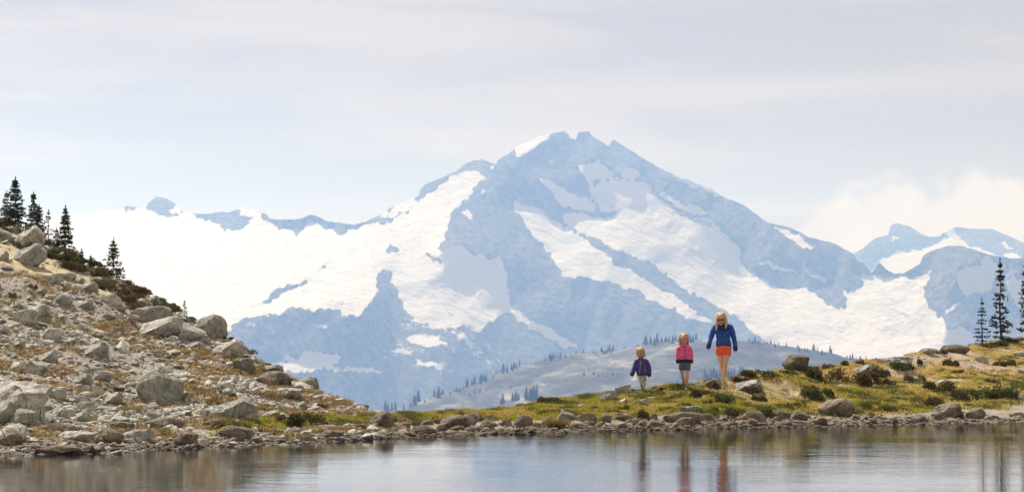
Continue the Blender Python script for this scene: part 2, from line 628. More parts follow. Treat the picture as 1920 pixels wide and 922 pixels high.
# ------------------------------------------------------------------ mountains
SKYLINE = [(-400, 432), (-100, 415), (60, 411), (133, 407), (162, 403), (181, 400), (198, 395), (232, 395), (233, 386), (246, 386), (259, 389), (269, 389), (279, 379),
           (292, 369), (311, 371), (328, 381), (339, 395), (347, 399), (383, 401), (416, 397), (425, 399), (447, 391), (474, 390), (479, 397), (500, 402), (505, 410),
           (533, 412), (562, 410), (580, 403), (595, 405), (611, 414), (637, 417), (663, 421), (686, 415), (712, 404), (726, 397), (728, 389), (748, 383), (770, 372),
           (785, 367), (788, 355), (800, 344), (827, 334), (861, 318), (874, 306), (894, 300), (905, 298), (926, 307), (930, 308), (933, 300), (949, 291), (975, 273),
           (1005, 259), (1034, 251), (1058, 246), (1066, 252), (1068, 259), (1081, 261), (1085, 248), (1104, 246), (1112, 256), (1131, 267), (1141, 275), (1148, 264),
           (1152, 263), (1170, 274), (1219, 305), (1252, 323), (1297, 339), (1330, 351), (1359, 370), (1392, 383), (1418, 401), (1439, 418), (1463, 422), (1486, 428),
           (1519, 445), (1561, 455), (1597, 474), (1610, 491), (1618, 491), (1623, 500), (1634, 512), (1640, 505), (1649, 492), (1662, 505), (1678, 513), (1694, 512),
           (1710, 504), (1725, 494), (1730, 479), (1749, 469), (1775, 461), (1802, 460), (1828, 468), (1857, 478), (1893, 484), (1920, 484), (2050, 495), (2320, 540)]
SKY_R = [p for p in SKYLINE if 930 <= p[0] <= 1618]
# regions in picture coordinates: R rock, G steep snow, S open snow, L broken lower rock
REG = [
    ('R', [(233, 380), (246, 380), (262, 391), (234, 396)]),
    ('R', [(269, 389), (279, 370), (292, 360), (311, 360), (328, 375), (345, 400), (330, 404), (310, 405), (297, 400), (290, 392), (275, 391)]),
    ('S', [(322, 385), (330, 385), (340, 398), (333, 402), (323, 396)]),
    ('R', [(347, 395), (416, 390), (447, 388), (448, 403), (471, 408), (461, 426), (442, 434), (422, 432), (399, 418), (373, 407)]),
    ('R', [(462, 386), (474, 386), (480, 392), (500, 398), (505, 405), (533, 406), (562, 404), (580, 398), (595, 400), (611, 409), (637, 412), (663, 416), (690, 408), (712, 398), (712, 408),
           (700, 413), (666, 429), (637, 438), (611, 431), (600, 426), (598, 413), (585, 411), (571, 413), (571, 428), (556, 439), (549, 437), (549, 429), (520, 428), (502, 418), (494, 407), (479, 398)]),
    ('R', [(724, 386), (748, 379), (735, 393), (726, 397)]),
    ('R', [(788, 350), (800, 338), (827, 328), (861, 312), (874, 300), (905, 292), (926, 305), (920, 312), (918, 318), (928, 330), (926, 334), (905, 327), (886, 316), (868, 320), (848, 330), (828, 340),
           (815, 356), (795, 372), (780, 384), (760, 398), (742, 410), (735, 417), (715, 424), (713, 418), (718, 411), (735, 408), (752, 398), (775, 385), (785, 370)]),
    # the main rock mass: summit, north-east face and long right-hand ridge
    ('R', [(928, 310)] + [(x, y - 8) for x, y in SKY_R] + [(1610, 510), (1618, 530), (1606, 549), (1580, 546), (1588, 569), (1587, 582), (1561, 575), (1541, 565), (1528, 549), (1502, 539),
           (1476, 541), (1450, 533), (1424, 520), (1408, 520), (1343, 500), (1323, 484), (1304, 458), (1291, 438), (1258, 422), (1226, 393), (1203, 386), (1170, 386), (1154, 396), (1148, 407),
           (1112, 406), (1070, 399), (1053, 401), (1060, 424), (1031, 409), (1011, 393), (995, 386), (966, 376), (962, 389), (975, 402), (988, 422), (993, 438), (1011, 454), (1027, 471),
           (1040, 493), (1057, 519), (1080, 522), (1086, 519), (1109, 522), (1142, 530), (1174, 537), (1197, 548), (1223, 561), (1249, 574), (1275, 587), (1298, 597), (1340, 610), (1440, 640), (1440, 830),
           (940, 830), (880, 640), (943, 587), (930, 584), (904, 565), (901, 543), (865, 545), (849, 532), (831, 499), (829, 474), (819, 471), (834, 454), (839, 422), (848, 402), (861, 389), (874, 370),
           (891, 354), (900, 337), (915, 338)]),
    ('S', [(966, 276), (975, 266), (1005, 252), (1034, 246), (1031, 255), (1006, 271), (993, 279), (975, 289), (967, 297), (962, 290)]),
    ('S', [(866, 400), (874, 394), (884, 396), (890, 411), (880, 408)]),
    ('S', [(900, 360), (908, 352), (912, 354), (904, 366)]),
    ('G', [(1001, 274), (1011, 282), (1027, 295), (1050, 318), (1037, 311), (1014, 289)]),
    ('G', [(1008, 329), (1024, 334), (1050, 350), (1076, 363), (1112, 376), (1118, 393), (1092, 396), (1050, 383), (1044, 373), (1031, 360)]),
    ('G', [(831, 475), (845, 464), (858, 460), (874, 469), (897, 479), (920, 485), (936, 480), (943, 500), (949, 513), (951, 526), (953, 568), (963, 578), (995, 597), (1034, 617), (1070, 636), (1086, 652),
           (1070, 652), (1041, 640), (1008, 623), (976, 604), (950, 584), (943, 587), (930, 584), (904, 565), (901, 543), (865, 545), (849, 532), (831, 499)]),
    ('G', [(1089, 310), (1115, 302), (1125, 308), (1148, 324), (1148, 337), (1112, 337)]),
    ('G', [(1161, 328), (1174, 313), (1200, 326), (1200, 334), (1167, 338)]),
    ('S', [(1083, 311), (1094, 311), (1107, 334), (1109, 350), (1102, 344), (1089, 321)]),
    ('G', [(1118, 341), (1157, 339), (1206, 341), (1219, 347), (1222, 363), (1232, 370), (1252, 386), (1284, 406), (1310, 419), (1343, 428), (1362, 441), (1375, 454), (1390, 464), (1385, 481), (1392, 500),
           (1411, 510), (1421, 520), (1457, 530), (1408, 522), (1343, 503), (1323, 487), (1304, 460), (1291, 440), (1258, 424), (1226, 395), (1203, 388), (1174, 386), (1190, 378), (1157, 362), (1141, 357)]),
    ('S', [(1115, 341), (1135, 354), (1157, 361), (1180, 370), (1192, 378), (1170, 387), (1148, 395), (1128, 393), (1118, 375), (1104, 354)]),
    ('G', [(1232, 362), (1245, 360), (1278, 380), (1310, 388), (1327, 396), (1333, 404), (1297, 402), (1271, 391), (1245, 373)]),
    ('G', [(1255, 322), (1278, 328), (1310, 340), (1343, 355), (1359, 369), (1336, 363), (1304, 350), (1271, 339)]),
    ('S', [(1440, 420), (1463, 427), (1486, 436), (1502, 443), (1499, 447), (1528, 465), (1522, 471), (1489, 455), (1463, 438)]),
    ('G', [(1418, 490), (1440, 487), (1463, 500), (1492, 507), (1494, 513), (1463, 507)]),
    ('G', [(1510, 498), (1520, 510), (1546, 525), (1566, 533), (1540, 528), (1518, 516)]),
    # rib between the two right-hand snowfields
    ('R', [(1050, 401), (1057, 419), (1083, 435), (1105, 443), (1128, 451), (1151, 464), (1180, 474), (1200, 484), (1226, 495), (1242, 507), (1260, 528), (1288, 548), (1321, 561), (1353, 574), (1400, 607),
           (1430, 640), (1353, 620), (1321, 597), (1295, 574), (1256, 548), (1230, 535), (1207, 519), (1174, 502), (1138, 488), (1152, 487), (1128, 469), (1100, 449), (1070, 434), (1053, 425)]),
    # streaks on the left snow flank
    ('R', [(484, 571), (500, 555), (516, 543), (543, 532), (555, 533), (582, 525), (580, 532), (552, 542), (526, 551), (500, 571)]),
    ('R', [(601, 503), (624, 490), (624, 495), (608, 504)]),
    ('R', [(720, 466), (735, 461), (752, 463), (750, 474), (730, 475)]),
    ('R', [(788, 472), (805, 476), (828, 490), (826, 494), (804, 486)]),
    # foot of the left flank
    ('R', [(426, 621), (449, 600), (478, 594), (514, 589), (537, 581), (553, 583), (566, 577), (582, 584), (621, 579), (637, 584), (647, 591), (670, 591), (686, 579), (699, 558), (706, 542), (702, 525),
           (712, 511), (725, 505), (737, 511), (733, 519), (742, 538), (751, 558), (758, 578), (777, 600), (800, 640), (800, 830), (380, 830)]),
    ('L', [(770, 596), (800, 606), (832, 614), (880, 612), (905, 625), (930, 645), (960, 700), (960, 830), (640, 830), (700, 700), (740, 640)]),
    ('R', [(700, 680), (760, 670), (900, 720), (960, 760), (960, 830), (480, 830), (480, 690), (560, 706), (640, 700)]),
    ('S', [(763, 633), (768, 626), (784, 625), (803, 631), (790, 618), (800, 623), (810, 630), (826, 634), (842, 644), (816, 648), (790, 646), (774, 644)]),
    ('S', [(738, 652), (751, 657), (774, 659), (768, 665), (742, 662)]),
    ('S', [(776, 675), (797, 677), (829, 687), (823, 690), (794, 687)]),
    ('S', [(816, 693), (829, 695), (834, 706), (826, 703)]),
    ('S', [(582, 607), (618, 608), (611, 615), (595, 616)]),
    ('S', [(636, 615), (649, 614), (649, 620), (639, 620)]),
    ('S', [(681, 610), (690, 617), (688, 621), (683, 618)]),
    ('S', [(452, 604), (486, 604), (486, 607), (458, 608)]),
    ('G', [(524, 669), (543, 665), (559, 675), (572, 657), (595, 662), (632, 664), (634, 678), (615, 684), (595, 690), (579, 688), (556, 678)]),
    ('S', [(506, 677), (530, 675), (556, 680), (579, 688), (595, 690), (615, 684), (634, 687), (670, 688), (690, 687), (714, 693), (712, 699), (693, 695), (647, 695), (608, 693), (582, 698), (556, 700), (530, 695), (507, 685)]),
    ('S', [(750, 603), (769, 607), (768, 610), (751, 607)]),
    ('S', [(846, 623), (865, 623), (880, 630), (855, 628)]),
    # right-hand peak and its saddle
    ('R', [(1606, 488), (1618, 485), (1634, 500), (1649, 485), (1662, 495), (1694, 505), (1725, 485), (1730, 470), (1775, 452), (1830, 460), (1930, 476), (2400, 520), (2400, 830), (1780, 830), (1772, 614), (1766, 595),
           (1753, 588), (1743, 572), (1733, 556), (1743, 520), (1754, 499), (1727, 517), (1710, 520), (1688, 515), (1652, 521), (1642, 513), (1619, 513)]),
    ('G', [(1790, 513), (1808, 500), (1844, 494), (1841, 478), (1857, 481), (1867, 494), (1886, 504), (1860, 533), (1831, 543), (1805, 556), (1802, 539)]),
    ('S', [(1766, 595), (1792, 572), (1828, 546), (1860, 533), (1854, 540), (1828, 552), (1805, 569), (1782, 585), (1769, 598)]),
    ('G', [(1886, 523), (1902, 515), (1925, 530), (1930, 585), (1906, 575)]),
    ('G', [(1772, 616), (1808, 611), (1828, 627), (1830, 650), (1769, 645)]),
    ('G', [(1870, 500), (1882, 490), (1890, 505), (1880, 508)]),
]
STEP = 2.0
RX = np.arange(-400, 2321, STEP)
RY = np.arange(232, 833, STEP)


def blur(a, n):
    for _ in range(n):
        p = np.pad(a, 1, mode='edge')
        a = (p[:-2, 1:-1] + p[2:, 1:-1] + p[1:-1, :-2] + p[1:-1, 2:] + 2 * p[1:-1, 1:-1]) / 6
    return a


def poisson(gx, gy, w=None, iters=0):
    """weighted least-squares surface whose slopes per cell are gx, gy"""
    h, wd = gx.shape
    w = np.ones(gx.shape) if w is None else w
    wx_ = 0.5 * (w[:, 1:] + w[:, :-1])
    wy_ = 0.5 * (w[1:] + w[:-1])

    def div(mx, my):
        d = np.zeros((h, wd))
        d[:, :-1] += mx
        d[:, 1:] -= mx
        d[:-1] += my
        d[1:] -= my
        return d

    ky = np.fft.fftfreq(2 * h)[:, None]
    kx = np.fft.rfftfreq(2 * wd)[None]
    den = 2 * np.cos(2 * np.pi * ky) + 2 * np.cos(2 * np.pi * kx) - 4
    den[0, 0] = 1

    def solve(d):
        e = np.concatenate([d, d[::-1]], 0)
        e = np.concatenate([e, e[:, ::-1]], 1)
        Fq = np.fft.rfft2(e) / den
        Fq[0, 0] = 0
        return np.fft.irfft2(Fq, s=e.shape)[:h, :wd]

    A = lambda u: div(wx_ * np.diff(u, axis=1), wy_ * np.diff(u, axis=0))
    rhs = div(wx_ * 0.5 * (gx[:, 1:] + gx[:, :-1]), wy_ * 0.5 * (gy[1:] + gy[:-1]))
    u = solve(rhs) / w.mean()
    r = rhs - A(u)
    z = solve(r)
    p = z.copy()
    rz = (r * z).sum()
    for _ in range(iters):
        Ap = A(p)
        al = rz / (p * Ap).sum()
        u = u + al * p
        r = r - al * Ap
        z = solve(r)
        rz2 = (r * z).sum()
        p = z + rz2 / rz * p
        rz = rz2
    return u


def sample(a, x, y):
    fx = np.clip((x - RX[0]) / STEP, 0, len(RX) - 1.001)
    fy = np.clip((y - RY[0]) / STEP, 0, len(RY) - 1.001)
    ix, iy = fx.astype(int), fy.astype(int)
    tx, ty = fx - ix, fy - iy
    return (a[iy, ix] * (1 - tx) * (1 - ty) + a[iy, ix + 1] * tx * (1 - ty) + a[iy + 1, ix] * (1 - tx) * ty + a[iy + 1, ix + 1] * tx * ty)


def raise_mesh(name, sky, ybot, depth, cols, rows, mat, attrs, back=1500.0):
    """terrain sheet from the foot up to the skyline and down the far side; depth(x,y) in metres"""
    sx = np.array([s[0] for s in sky], float)
    sy = np.array([s[1] for s in sky], float)
    top = np.interp(cols, sx, sy)
    jag = fbm(cols / 7.0, cols * 0, octs=3, seed=91)
    top = top + 1.5 * jag * (np.abs(np.gradient(top, cols)) > 0.03)
    T = np.linspace(0, 1, rows)[:, None]
    Yp = ybot + (top[None] - ybot) * T
    Xp = np.repeat(cols[None], rows, 0)
    D = depth(Xp, Yp)
    a, b = pix_tan(Xp, Yp)
    P = np.stack([a * D, D, CAM_H + b * D], -1)
    last = P[-1]
    B = []
    for k in (0.06, 0.2, 0.5, 1.0):
        q = last.copy()
        q[:, 1] += back * k
        q[:, 0] *= (last[:, 1] + back * k) / last[:, 1]
        q[:, 2] = last[:, 2] - (last[:, 2] + 331) * k * (0.8 + 0.2 * k)
        B.append(q)
    P = np.concatenate([P, np.array(B)], 0)
    me = new_mesh(name, P.reshape(-1, 3), grid_faces(P.shape[0], P.shape[1]), mat)
    for n_, fn in attrs.items():
        v = fn(Xp, Yp)
        v = np.concatenate([v, np.repeat(v[-1:], 4, 0)], 0)
        attr(me, n_, v)
    return me


def build_mountains():
    GX, GY = np.meshgrid(RX, RY)
    wx = GX + 7.0 * fbm(GX / 16, GY / 16, octs=4, seed=3, gain=0.62) + 6.0 * fbm(GX / 5.5, GY / 5.5, octs=2, seed=13, gain=0.7)
    wy = GY + 7.0 * fbm(GX / 16, GY / 16, octs=4, seed=4, gain=0.62) + 6.0 * fbm(GX / 5.5, GY / 5.5, octs=2, seed=14, gain=0.7)
    # painted gradients: X slope and Z slope of distance (metres per metre)
    cls = np.full(GX.shape, 0)
    ids = {'S': 0, 'R': 1, 'G': 2, 'L': 3}
    for k, poly in REG:
        cls[in_poly(wx, wy, poly)] = ids[k]
    S, R, G, L = [(cls == i).astype(float) for i in range(4)]
    ice = smooth(760, 560, GX) * smooth(620, 560, GY) * (1 - R)
    yx = -0.25 * S + 0.60 * R + 1.25 * G + 0.05 * L
    yz = (2.0 + 2.6 * ice) * S + 0.72 * R + 0.62 * G + 1.35 * L
    # the lowest rock lies back a little; right ridge flank steep
    rn = fbm(GX / 26 + 0.6 * GY / 26, GY / 60, octs=5, seed=8, gain=0.6)
    rn2 = fbm(GX / 40, GY / 40, octs=5, seed=9, gain=0.6)
    sn = fbm(GX / 60 + GY / 90, GY / 34, octs=5, seed=10, gain=0.55)
    rough = R * 1.0 + L * 1.1 + G * 0.15 + S * 0.18 * (1 - 0.7 * ice)
    yx = blur(yx, 2) + 1.5 * rough * rn
    yz = blur(yz, 2) + 0.9 * rough * rn2 + 1.1 * S * sn * (1 - 0.5 * ice)
    mpp = 2.05 * STEP
    surf = poisson(yx * mpp, -yz * mpp, blur(1.3 * S + 0.3 * R + 5.0 * G + 0.3 * L, 1), 13)
    surf -= surf[(RY > 700)][:, (RX > 400) & (RX < 1500)].mean()
    D0 = 8300 + surf
    D0 = np.clip(D0, 6500, 13000)
    snow = blur(S + G + 0.0 * R + 0.30 * L, 3)
    snow = snow + 0.06 * R * 0
    spk = blur(L * 0.55 + R * 0.14 + S * 0.03, 2)
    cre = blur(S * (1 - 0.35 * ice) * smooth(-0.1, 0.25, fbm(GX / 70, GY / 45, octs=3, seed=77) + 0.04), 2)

    cols = np.concatenate([np.linspace(-400, -20, 40)[:-1], np.arange(-20, 1941, 2.0), np.linspace(1942, 2320, 40)])
    me = raise_mesh('mountain', SKYLINE, 826.0, lambda x, y: sample(D0, x, y), cols, 250, MAT['mountain'],
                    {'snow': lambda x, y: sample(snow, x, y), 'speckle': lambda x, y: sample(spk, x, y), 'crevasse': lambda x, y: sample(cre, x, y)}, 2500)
    tag(link('mountain', me), 'broad snow and rock mountain with glaciers and a notched summit', 'mountain', kind='structure')
    print('main depth', D0.min(), D0.max(), np.percentile(D0, [5, 50, 95]))

    far_sky = [(1380, 560), (1480, 540), (1560, 505), (1600, 476), (1619, 465), (1639, 448), (1665, 440), (1671, 421), (1681, 418), (1704, 424), (1730, 439), (1743, 444), (1763, 442), (1769, 434), (1792, 425),
               (1828, 429), (1860, 429), (1886, 440), (1920, 455), (2050, 490), (2300, 520)]
    FR = [('R', [(1590, 480), (1639, 440), (1665, 432), (1671, 412), (1681, 410), (1704, 416), (1743, 440), (1763, 436), (1782, 444), (1772, 447), (1745, 462), (1725, 466), (1705, 470), (1685, 470), (1672, 478), (1652, 482), (1640, 500), (1620, 530), (1560, 540)]),
          ('S', [(1674, 440), (1682, 437), (1688, 446), (1672, 449)]),
          ('R', [(1792, 420), (1828, 424), (1860, 424), (1886, 436), (1930, 452), (2300, 520), (2300, 620), (1930, 560), (1880, 480), (1850, 470), (1820, 462), (1800, 446), (1790, 436)]),
          ('S', [(1874, 450), (1890, 460), (1900, 470), (1885, 470)]), ('S', [(1884, 476), (1900, 472), (1920, 482), (1900, 490)])]
    cls2 = np.zeros(GX.shape)
    for k, poly in FR:
        cls2[in_poly(wx, wy, poly)] = ids[k]
    R2 = (cls2 == 1).astype(float)
    yx2 = blur(-0.2 * (1 - R2) + 0.5 * R2, 2) + 1.2 * (0.3 + R2) * rn
    yz2 = blur(2.2 * (1 - R2) + 0.8 * R2, 2) + 0.8 * (0.3 + R2) * rn2
    m2 = 3.1 * STEP
    s2 = poisson(yx2 * m2, -yz2 * m2)
    s2 = s2 - s2[(RY > 520) & (RY < 560)][:, (RX > 1600) & (RX < 1900)].mean()
    D2 = np.clip(13600 + s2, 12900, 16000)
    sn2 = blur(1 - R2, 1)
    cols2 = np.arange(1380, 2301, 3.0)
    me = raise_mesh('far_mountain', far_sky, 640.0, lambda x, y: sample(D2, x, y), cols2, 90, MAT['far_mountain'],
                    {'snow': lambda x, y: sample(sn2, x, y), 'speckle': lambda x, y: 0.1 + 0 * x, 'crevasse': lambda x, y: 0.5 + 0 * x}, 900)
    tag(link('far_mountain', me), 'pale distant twin peaks fading into haze behind the saddle', 'mountain', kind='structure')


build_mountains()

# meadow ridge across the valley
HILL_SKY = [(560, 850), (640, 806), (690, 784), (740, 766), (800, 747), (855, 731), (885, 721), (940, 696), (982, 683), (1021, 674), (1070, 662), (1158, 656), (1207, 644), (1255, 638), (1304, 635),
            (1382, 639), (1418, 640), (1466, 647), (1515, 654), (1561, 662), (1590, 671), (1626, 674), (1700, 682), (1800, 690), (2000, 700)]
_hx = np.array([h[0] for h in HILL_SKY], float)
_hy = np.array([h[1] for h in HILL_SKY], float)


def hill_D(x, y):
    top = np.interp(x, _hx, _hy)
    f = np.clip((y - top) / 170.0, 0, 2)
    return 3950 - 1150 * f ** 0.8 * (f > 0) + 36 * fbm(x / 60, y / 22, octs=4, seed=61) * smooth(0, 0.1, f)


def build_hill():
    cols = np.arange(560, 2001, 4.0)
    me = raise_mesh('hill', HILL_SKY, 880.0, lambda x, y: hill_D(x, np.asarray(y)), cols, 90, MAT['hill'], {}, 700)
    tag(link('hill', me), 'hazy heather covered ridge in front of the mountain', 'hill', kind='structure')


np.seterr(invalid='ignore')
build_hill()

# ------------------------------------------------------------------ rocks
def ico(sub):
    bm = bmesh.new()
    bmesh.ops.create_icosphere(bm, subdivisions=sub, radius=1.0)
    v = np.array([q.co[:] for q in bm.verts])
    f = np.array([[q.index for q in p.verts] for p in bm.faces])
    bm.free()
    return v, f


ICO = {k: ico(k) for k in (1, 2, 4, 5)}


def rock_shape(seed, sub, rounded):
    """boulder in a unit box (-1..1): a ball cut by planes, then roughened"""
    rs = np.random.RandomState(seed)
    v = ICO[sub][0].copy()
    n = 15 if rounded else 11
    for _ in range(n):
        d = rs.normal(size=3)
        d /= np.linalg.norm(d)
        o = rs.uniform(0.62, 0.9) if rounded else rs.uniform(0.38, 0.82)
        over = np.clip(v @ d - o, 0, None)
        v -= np.outer(over * (0.75 if rounded else 0.97), d)
    nn = v / np.linalg.norm(v, axis=1, keepdims=True)
    if sub >= 2:
        q = v * 1.7 + seed * 3.1
        v += nn * (0.16 * fbm(q[:, 0], q[:, 1], q[:, 2], octs=5, seed=seed, gain=0.52))[:, None]
        q = v * 5 + seed
        v += nn * (0.05 * np.abs(fbm(q[:, 0], q[:, 1], q[:, 2], octs=3, seed=seed + 5)))[:, None]
    lo, hi = v.min(0), v.max(0)
    return (v - (lo + hi) / 2) / ((hi - lo) / 2)


ROCKS = {}
for key, rounded in (('talus', False), ('green', False), ('shore', True), ('round', True)):
    ROCKS[key] = []
    for i in range(12 if key in ('talus', 'shore') else 5):
        me = new_mesh('boulder', rock_shape(100 + i * 7 + len(key) * 31, 5 if i < 4 else 4, rounded), ICO[5 if i < 4 else 4][1], MAT['green' if key == 'round' else key])
        me.set_sharp_from_angle(angle=math.radians(32 if not rounded else 50))
        ROCKS[key].append(me)

BOULDERS = []


def boulder(x0, y0, x1, y1, key, var, label, group=None, sink=0.22, deep=0.85, tilt=0.0):
    xc = 0.5 * (x0 + x1)
    X, Y, Z = ground_at_pix(xc, y1 - 0.12 * (y1 - y0))
    s = Y / F_PX
    w, h = (x1 - x0) * s, (y1 - y0) * s
    d = deep * 0.5 * (w + h)
    Y2 = Y + d * 0.30
    Xs = X * Y2 / Y
    ztop = CAM_H + (CAM_H * 0 + pix_tan(xc, y0)[1]) * Y2
    zbot = CAM_H + pix_tan(xc, y1)[1] * (Y2 - d * 0.35)
    hh = max(ztop - zbot, 0.04) * (1 + sink)
    ms = ROCKS[key]
    o = link('boulder', ms[var % len(ms)], None, (Xs, Y2, ztop - hh / 2), (0, tilt, 0), (w / 2 * 1.04, d / 2, hh / 2))
    tag(o, label, 'boulder', group)
    BOULDERS.append((xc, 0.5 * (y0 + y1), 0.5 * (x1 - x0), 0.5 * (y1 - y0)))
    return o


# singled-out boulders: box in the picture, stone, shape, label
HERO = [
    (255, 693, 342, 768, 'round', 0, 'largest round cracked boulder standing alone on the stony slope'),
    (-36, 713, 96, 800, 'talus', 1, 'huge pale slab with streaked front face at the foot of the stony slope'),
    (17, 765, 70, 805, 'round', 1, 'rounded olive grey boulder leaning against the huge pale slab'),
    (-24, 752, 31, 806, 'green', 3, 'dark greenish rock wedged beside the huge pale slab'),
    (20, 455, 86, 504, 'green', 2, 'squarish grey rock outcrop at the edge of the sandy strip'),
    (22, 422, 82, 476, 'talus', 2, 'sunlit pale slab lying on top of the grey outcrop'),
    (-12, 424, 29, 456, 'green', 4, 'round grey boulder resting on the outcrop below the firs'),
    (359, 588, 426, 640, 'round', 2, 'dark boulder on the skyline of the stony slope beside a tiny fir'),
    (249, 573, 321, 612, 'talus', 0, 'broad pale boulder at the lower end of the sandy strip'),
    (257, 592, 346, 640, 'talus', 3, 'long light ledge under the broad pale boulder'),
    (334, 603, 397, 648, 'talus', 4, 'cracked whitish boulder below the dark skyline boulder'),
    (395, 634, 460, 678, 'talus', 2, 'smooth bare slab just under the skyline heather'),
    (437, 670, 476, 700, 'green', 0, 'blunt grey rock at the lower tip of the smooth slab'),
    (478, 695, 547, 731, 'shore', 5, 'long brownish whaleback boulder high on the lower slope'),
    (556, 705, 598, 731, 'round', 3, 'grey boulder among heather on the skyline of the lower slope'),
    (511, 726, 566, 746, 'green', 1, 'low rounded rock below the brownish whaleback boulder'),
    (390, 745, 482, 792, 'green', 2, 'big green grey triangular boulder behind the mossy strip'),
    (409, 796, 473, 828, 'shore', 0, 'domed brown boulder in front of the mossy strip at the water'),
    (325, 807, 372, 839, 'shore', 1, 'dark wet boulder at the water below the round cracked boulder'),
    (692, 770, 740, 813, 'shore', 2, 'tall brown boulder where slope and meadow meet'),
    (823, 777, 882, 804, 'shore', 3, 'long grey brown boulder beside the streaked slab on the shore'),
    (866, 773, 899, 799, 'talus', 6, 'tilted streaked pale slab between shore boulders and grass'),
    (772, 796, 819, 818, 'shore', 6, 'flat topped boulder with dark undercut front at the water'),
    (963, 777, 999, 804, 'shore', 7, 'upright dark brown boulder next to the overhanging tussock'),
    (1045, 766, 1083, 792, 'green', 4, 'angular dark grey rock at the grass edge above the shore'),
    (1078, 773, 1118, 793, 'shore', 8, 'blocky brown boulder beside the angular dark rock'),
    (1125, 731, 1158, 757, 'talus', 7, 'pale pointed boulder in the grass near the child in purple'),
    (1153, 721, 1183, 741, 'talus', 8, 'light rock on the crest behind the pale pointed boulder'),
    (1243, 771, 1314, 798, 'shore', 9, 'wide table shaped boulder on the shore below the child in pink'),
    (1265, 781, 1305, 799, 'shore', 10, 'squat rock in front of the wide table shaped boulder'),
    (1274, 760, 1316, 778, 'green', 0, 'mottled grey rock at the grass edge above the table shaped boulder'),
    (1376, 711, 1431, 737, 'green', 3, 'grey boulder with heather in the meadow below the adult in blue'),
    (1392, 769, 1436, 795, 'shore', 11, 'layered brown boulder on the shore below the grey meadow boulder'),
    (1437, 767, 1483, 788, 'shore', 0, 'smooth domed boulder second from the biggest shore boulder'),
    (1482, 769, 1521, 790, 'shore', 4, 'rounded boulder next to the biggest shore boulder'),
    (1534, 745, 1603, 785, 'shore', 2, 'biggest brown boulder on the meadow shore'),
    (1745, 754, 1808, 787, 'shore', 3, 'double humped boulder on the gravel beach'),
    (1811, 764, 1848, 787, 'shore', 5, 'round brown boulder beside the double humped boulder'),
    (1466, 664, 1517, 692, 'shore', 1, 'mossy rock on the meadow crest beyond the adult in blue'),
    (1597, 682, 1642, 708, 'green', 2, 'grey rock half buried in the dark meadow shrubs'),
    (1630, 668, 1712, 688, 'talus', 9, 'flat light outcrop along the meadow crest'),
    (1765, 645, 1818, 663, 'shore', 6, 'low lichened outcrop on the crest near the thin firs'),
    (1326, 709, 1351, 724, 'talus', 5, 'small pale rock on the crest beside the adult in blue'),
    (1084, 757, 1105, 766, 'talus', 10, 'flat white stone lying in the yellow grass'),
]
LAND = []
SHORT = ['the round cracked boulder', 'the huge pale slab', 'the olive boulder at the pale slab', 'the rock wedged beside the pale slab', 'the squarish grey outcrop', 'the sunlit slab on the outcrop', 'the boulder below the firs',
         'the dark skyline boulder', 'the broad pale boulder', 'the long light ledge', 'the cracked whitish boulder', 'the smooth bare slab', 'the blunt rock under the smooth slab', 'the whaleback boulder', 'the grey boulder in skyline heather',
         'the low rock below the whaleback', 'the big triangular boulder', 'the domed boulder by the moss', 'the dark wet boulder', 'the tall boulder at the narrows', 'the long grey brown boulder', 'the streaked slab',
         'the undercut flat topped boulder', 'the upright dark boulder', 'the angular dark rock', 'the blocky boulder', 'the pale pointed boulder', 'the light crest rock', 'the table shaped boulder', 'the squat rock before the table boulder',
         'the mottled grass edge rock', 'the grey meadow boulder', 'the layered brown boulder', 'the smooth domed boulder', 'the round boulder beside the biggest', 'the biggest shore boulder', 'the double humped boulder',
         'the round beach boulder', 'the mossy crest rock', 'the rock in dark shrubs', 'the flat light outcrop', 'the lichened crest outcrop', 'the pale rock by the blue jacket', 'the flat white stone']
ORD = ['', 'second ', 'third ', 'fourth ', 'fifth ', 'sixth ', 'seventh ', 'eighth ', 'ninth ', 'tenth ', 'eleventh ', 'twelfth ', 'thirteenth ', 'fourteenth ', 'fifteenth ', 'sixteenth ', 'seventeenth ', 'eighteenth ', 'nineteenth ', 'twentieth '] + ['twenty-%s ' % q for q in ('first', 'second', 'third', 'fourth', 'fifth', 'sixth', 'seventh', 'eighth', 'ninth')] + ['thirtieth '] + ['thirty-%s ' % q for q in ('first', 'second', 'third', 'fourth', 'fifth', 'sixth', 'seventh', 'eighth', 'ninth')]
for h, sh in zip(HERO, SHORT):
    LAND.append((boulder(*h[:6], h[6]), sh))


def label_by_landmark(objs, phrase):
    # name each look-alike by its rank of distance from the closest landmark boulder
    near = {}
    for ob in objs:
        d, k = min(((ob.location - l.location).length, i) for i, (l, _) in enumerate(LAND))
        near.setdefault(k, []).append((d, ob))
    for k, lst in near.items():
        for r, (d, ob) in enumerate(sorted(lst, key=lambda q: q[0])):
            ob['label'] = '%s %snearest to %s' % (phrase, ORD[min(r, 38)], LAND[k][1])


